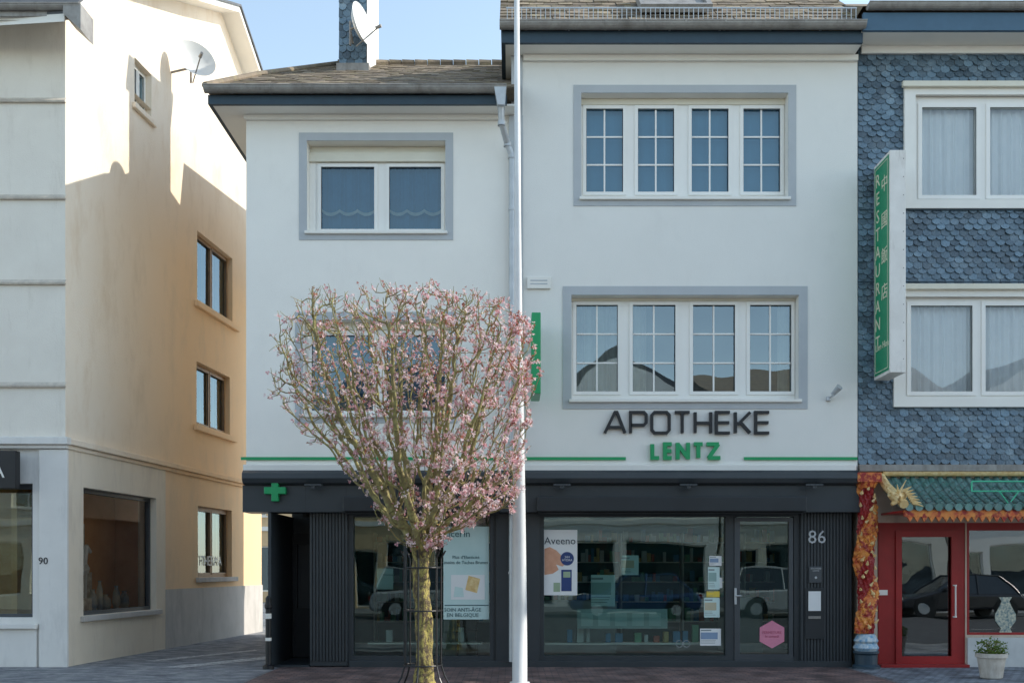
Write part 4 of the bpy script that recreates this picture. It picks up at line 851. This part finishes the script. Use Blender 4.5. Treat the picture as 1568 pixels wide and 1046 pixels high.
for i in thin:
    dirp=P[i]-P[par[i]]; dirp/=np.linalg.norm(dirp)
    zf=(P[i][2]-zt0)/(zt1-zt0); xf=(P[i][0]-rl.min())/(rr.max()-rl.min())
    ntw=2 if kids[i]==0 else (1 if rng.rand()<.5 else 0)
    for k in range(ntw):
        d=dirp*.7+rng.normal(0,.45,3)+np.array([0,0,.6]); d/=np.linalg.norm(d); L_=rng.uniform(.07,.2); q=P[i]; 
        m1=q+d*L_*.5; d2=d+rng.normal(0,.2,3)+np.array([0,0,.15]); m2=m1+d2/np.linalg.norm(d2)*L_*.5
        seg(tw,q,m1,.0055,.0045,3); seg(tw,m1,m2,.0045,.003,3)
        dens=(.55+1.7*max(0,.8-zf)+1.2*xf**1.5+(1.0 if xf>.86 else 0))
        pn=math.sin(P[i][0]*3.9+1)*math.sin(P[i][2]*4.3)*math.sin(P[i][1]*3.5+2)
        dens*=max(.25,.8+1.1*pn)
        nb_=int(rng.poisson(max(.4,4.1*dens)))
        cc=q+(m2-q)*rng.uniform(.3,1.0)
        for j in range(nb_):
            t=rng.uniform(.1,1.05); b0=(q+(m2-q)*t if rng.rand()<.4 else cc)+rng.normal(0,.021,3)
            u=rng.rand(); pc=.12+.42*zf**2+.12*max(0,xf-.6)
            m_=2 if u<pc else (0 if u<pc+.68*(1-pc) else 1)
            blossom(b0,rng.uniform(.017,.029) if m_!=2 else rng.uniform(.012,.020),m_); bcount+=1
print('nodes',ncore,'blossoms',bcount)
tw.build('branches',tr,twig,smooth=True)
blo.build('blossoms',tr,[bl1,bl2,bl3])
b=MB(); J=60; N_=24; tx0=tx(648)
for j in range(J+1):
    z=2.05*j/J; t=z/2.05; r=.108+.05*math.exp(-z*7)-.006*t+(.055*max(0,(t-.85)/.15)**1.5)
    if t>.9: r*=1-.6*((t-.9)/.1)**2
    xx=tx0+.02*math.sin(z*3)+(tb[0]-tx0)*t
    for k in range(N_):
        a=2*math.pi*k/N_; q=r*(1+.09*math.sin(3*a+z*2)+.07*math.sin(5*a-z*4)+.07*math.sin(9*z+2*a)+.05*math.sin(23*z+a)+random.uniform(-.06,.06))
        b.v.append((xx+q*math.cos(a),TY+q*math.sin(a),z))
for j in range(J):
    for k in range(N_): l=(k+1)%N_; b.f.append((j*N_+k,j*N_+l,(j+1)*N_+l,(j+1)*N_+k)); b.m.append(0)
for k in range(9):
    a=2*math.pi*k/9; b.cyl((tb[0]+.05*math.cos(a),TY+.05*math.sin(a),1.75),(tb[0]+.19*math.cos(a),TY+.17*math.sin(a),2.1),.06,.035,8)
b.build('trunk',tr,bark,smooth=True)
tg=group('tree_guard',(tx0,TY,0)); b=MB()
def gr(z): return .24+ (.17*max(0,(.35-z)/.35)**1.5)
zt_=1.72
for k in range(6):
    a=2*math.pi*k/6+.35; pts=[(tx0+gr(z)*math.cos(a),TY+gr(z)*math.sin(a),z) for z in (0,.1,.2,.35,.8,1.3,zt_)]; b.tube(pts,.012,6); b.cyl(pts[-1],(pts[-1][0]+.06*math.cos(a),pts[-1][1]+.06*math.sin(a),zt_+.1),.012,n=6)
for z in (.35,1.05,1.6):
    for k in range(24):
        a=2*math.pi*k/24;c_=2*math.pi*(k+1)/24; r=gr(z)+.008; b.cyl((tx0+r*math.cos(a),TY+r*math.sin(a),z),(tx0+r*math.cos(c_),TY+r*math.sin(c_),z),.010,n=5)
b.build('cage',tg,black)
b=MB(); b.lathe((tx0,TY,0.004),[(.5,0),(.5,.004),(.01,.02)],24); b.build('soil_pit',tg,mat('soil',(.08,.06,.04),rough=.95))

# ============================================================ REST OF THE STREET
def townhouse(name,x0,W,yf,H,wallm,roofm,rows_,cols,facing=-1,rh=2.0,gable=False,shop=True,dep=9):
    g_=group(name,(x0+W/2,yf,0))
    M=Matrix.Translation((x0,yf,0)) if facing<0 else Matrix.Translation((x0+W,yf,0))@Matrix.Rotation(math.pi,4,'Z')
    holes=[]; gap=W/cols
    for r_ in range(rows_):
        z=4.0+r_*2.5
        for c_ in range(cols): holes.append((gap*(c_+.5)-.6,gap*(c_+.5)+.6,z,z+1.4))
    sh=[]
    if shop: sh=[(.5,W*.5-.2,.5,2.6),(W*.5+.2,W-1.7,.5,2.6),(W-1.4,W-.5,.05,2.3)]
    MB(M).slab(0,W,0,H,0,.3,holes+sh).build('facade',g_,wallm)
    MB(M).box(0,W,.6,dep,0,H).box(0,.3,.301,.6,0,H).box(W-.3,W,.301,.6,0,H).build('body',g_,wallm)
    f=MB(M); gl=MB(M); rm=MB(M)
    for h in holes:
        mm=(h[0]+h[1])/2; f.slab(h[0],h[1],h[2],h[3],.12,.18,[(h[0]+.07,mm-.04,h[2]+.07,h[3]-.07),(mm+.04,h[1]-.07,h[2]+.07,h[3]-.07)]); gl.face([(h[0],.15,h[2]),(h[1],.15,h[2]),(h[1],.15,h[3]),(h[0],.15,h[3])]); f.box(h[0]-.08,h[1]+.08,-.07,.1,h[2]-.07,h[2]-.003)
        rm.face([(h[0],.3,h[2]),(h[1],.3,h[2]),(h[1],.3,h[3]),(h[0],.3,h[3])])
    for h in sh:
        f.slab(h[0],h[1],h[2],h[3],.12,.18,[(h[0]+.06,h[1]-.06,h[2]+.06,h[3]-.06)]); gl.face([(h[0],.15,h[2]),(h[1],.15,h[2]),(h[1],.15,h[3]),(h[0],.15,h[3])]); rm.face([(h[0],.4,h[2]),(h[1],.4,h[2]),(h[1],.4,h[3]),(h[0],.4,h[3])])
    f.build('window_frames',g_,frameW); gl.build('window_glass',g_,gUp); rm.build('dark_rooms',g_,darkroom)
    b=MB(M)
    if gable: b.prism([(-.3,H-.1),(W/2,H+rh*1.5),(W+.3,H-.1)],-.3,dep)
    else:
        b.x=M@Matrix(((0,1,0,0),(1,0,0,0),(0,0,1,0),(0,0,0,1))); b.prism([(-.45,H),(dep/2,H+rh),(dep+.3,H)],-.05,W+.05)
    b.build('roof',g_,roofm)
    if gable: bb=MB(M); bb.prism([(0.05,H-.05),(W/2,H+rh*1.5-.35),(W-.05,H-.05)],-.33,-.301); bb.build('gable_wall',g_,wallm)
    bb=MB(M); bb.box(0,W,-.08,-.002,3.3,3.5); bb.box(W*.3,W*.3+.7,dep*.45,dep*.45+.6,H,H+rh+1.0); bb.build('string_course_and_chimney',g_,trimW)
tw1=mat('town_cream',(.78,.73,.62),rough=.9); tw2=mat('town_brick',(.36,.17,.11),(.28,.13,.09),rough=.9); tw3=mat('town_ochre',(.72,.52,.30),rough=.9)
townhouse('townhouse',-24,9,-23.5,8.2,tw1,roofD,2,3,1)
townhouse('townhouse',-14.9,8,-23.5,7.6,wallL,roofM,1,3,1,gable=True)
townhouse('townhouse',-6.8,7,-23.5,8.4,tw3,roofD,2,3,1)
townhouse('townhouse',.3,8,-23.5,7.4,wallL,roofD,1,3,1,gable=True,rh=2.3)
townhouse('townhouse',8.4,9,-23.5,8.3,tw1,roofM,2,3,1)
townhouse('townhouse',17.5,9,-23.5,7.8,wallL,roofD,2,3,1,gable=True)
townhouse('townhouse',12.6,10,0,9.9,tw1,roofD,2,3,-1)
townhouse('townhouse',-23.6,10,0,9.6,wallL,roofD,2,3,-1)
townhouse('townhouse',-18,20,30,5.6,tw3,roofM,1,5,-1,rh=1.6)

def car(name,x,y,col,suv=False,flip=False):
    g_=group(name,(x,y,-.125)); h=1.72 if suv else 1.45; z0=-.125; sgn=-1 if flip else 1
    M=Matrix.Translation((x,y,z0))@Matrix.Diagonal((sgn,1,1,1))
    bl=.98 if suv else .86
    body=[(-2.15,.28),(-2.2,.55),(-2.12,bl-.12),(-1.95,bl),(.95,bl+.0),(1.9,bl-.12),(2.15,bl-.28),(2.2,.5),(2.15,.26)]
    b=MB(M); b.prism(body,-.88,.88); paint=mat('car_paint_'+str(x),col,tuple(c*.95 for c in col),rough=.22,spec=.8); b.build('body',g_,paint,bevel=.09)
    lo=[(-2.0 if suv else -1.85,bl-.01),(1.05,bl-.01)]; hi=[(-1.75 if suv else -1.25,h),(.25,h)]
    b=MB(M); zl=bl-.01; zh=h-.03
    v=[(lo[0][0],-.82,zl),(lo[1][0],-.82,zl),(lo[1][0],.82,zl),(lo[0][0],.82,zl),(hi[0][0],-.62,zh),(hi[1][0],-.62,zh),(hi[1][0],.62,zh),(hi[0][0],.62,zh)]
    for q in [(0,1,5,4),(1,2,6,5),(2,3,7,6),(3,0,4,7),(4,5,6,7)]: b.face([v[k] for k in q])
    b.build('windows',g_,mat('car_glass'+str(x),(.02,.025,.03),rough=.05,spec=1.))
    b=MB(M); b.box(hi[0][0]-.03,hi[1][0]+.03,-.64,.64,h-.03,h+.02)
    for s_ in (-1,1):
        for (a,c_) in ((lo[0],hi[0]),(lo[1],hi[1]),((-.35,bl-.01),(-.4,h))): b.cyl((a[0],s_*.825,a[1]),(c_[0],s_*.635,c_[1]-.01),.035,n=6)
    b.build('roof_and_pillars',g_,paint,bevel=.01)
    b=MB(M); b2=MB(M)
    for wx in (-1.35,1.38):
        for s_ in (-1,1):
            b.cyl((wx,s_*.70,.33),(wx,s_*.90,.33),.33,n=24); b2.cyl((wx,s_*.895,.33),(wx,s_*.91,.33),.2,n=12)
            b.cyl((wx,s_*.86,.33),(wx,s_*.883,.33),.40,n=24)
    b.build('wheels',g_,black); b2.build('rims',g_,zincL)
    b=MB(M); b.box(2.12,2.22,-.8,-.5,.6,.72); b.box(2.12,2.22,.5,.8,.6,.72); b.box(2.19,2.225,-.26,.26,.42,.53); b.build('headlights_and_plate',g_,trimW); b=MB(M); b.box(-2.22,-2.1,-.82,-.6,.62,.8); b.box(-2.22,-2.1,.6,.82,.62,.8); b.build('taillights',g_,red)
    b=MB(M); b.box(.6,.78,-1.0,-.86,bl-.02,bl+.12); b.box(.6,.78,.86,1.0,bl-.02,bl+.12); b.build('mirrors',g_,paint,bevel=.03)
car('parked_car',-8.5,-18.3,(.05,.06,.08)); car('parked_car',-2.6,-18.3,(.45,.46,.47),True); car('parked_car',4.2,-18.3,(.03,.07,.18),False,True)
car('parked_car',9.6,-18.3,(.7,.7,.7),True); car('parked_car',15.4,-18.3,(.03,.03,.035),False,True)

# ============================================================ LIGHT
SE=37; SAz=8
sd=Vector((math.cos(D2R(SE))*math.cos(D2R(SAz)),math.cos(D2R(SE))*math.sin(D2R(SAz)),math.sin(D2R(SE))))
sl=bpy.data.lights.new('sun','SUN'); sl.energy=5; sl.angle=D2R(.5); sl.color=(1,.94,.84)
so=bpy.data.objects.new('sun',sl); so.rotation_euler=(-sd).to_track_quat('-Z','Y').to_euler(); so.location=(20,5,20); bpy.context.scene.collection.objects.link(so)
w=bpy.data.worlds.new('World'); bpy.context.scene.world=w; w.use_nodes=True; N=w.node_tree.nodes; L=w.node_tree.links; N.clear()
sk=N.new('ShaderNodeTexSky'); sk.sky_type='NISHITA'; sk.sun_disc=False; sk.sun_elevation=D2R(SE); sk.sun_rotation=D2R(90-SAz); sk.air_density=1.0; sk.dust_density=.3; sk.ozone_density=1.0
hs=N.new('ShaderNodeHueSaturation'); hs.inputs['Hue'].default_value=.485; hs.inputs['Saturation'].default_value=.76; hs.inputs['Value'].default_value=2.05; L.new(sk.outputs[0],hs.inputs['Color'])
bg=N.new('ShaderNodeBackground'); bg.inputs[1].default_value=.15; L.new(hs.outputs[0],bg.inputs[0]); ow=N.new('ShaderNodeOutputWorld'); L.new(bg.outputs[0],ow.inputs[0])
sc=bpy.context.scene; sc.view_settings.view_transform='Standard'; sc.view_settings.look='None'; sc.view_settings.exposure=0
cd=bpy.data.cameras.new('camera'); cd.sensor_width=36; cd.lens=36*F/1568; cd.shift_y=(869-523)/1568; cd.clip_end=1500; cd.clip_start=.1
co=bpy.data.objects.new('camera',cd); co.location=(0,-CAMD,EYE); co.rotation_euler=(math.pi/2,0,0); sc.collection.objects.link(co); sc.camera=co
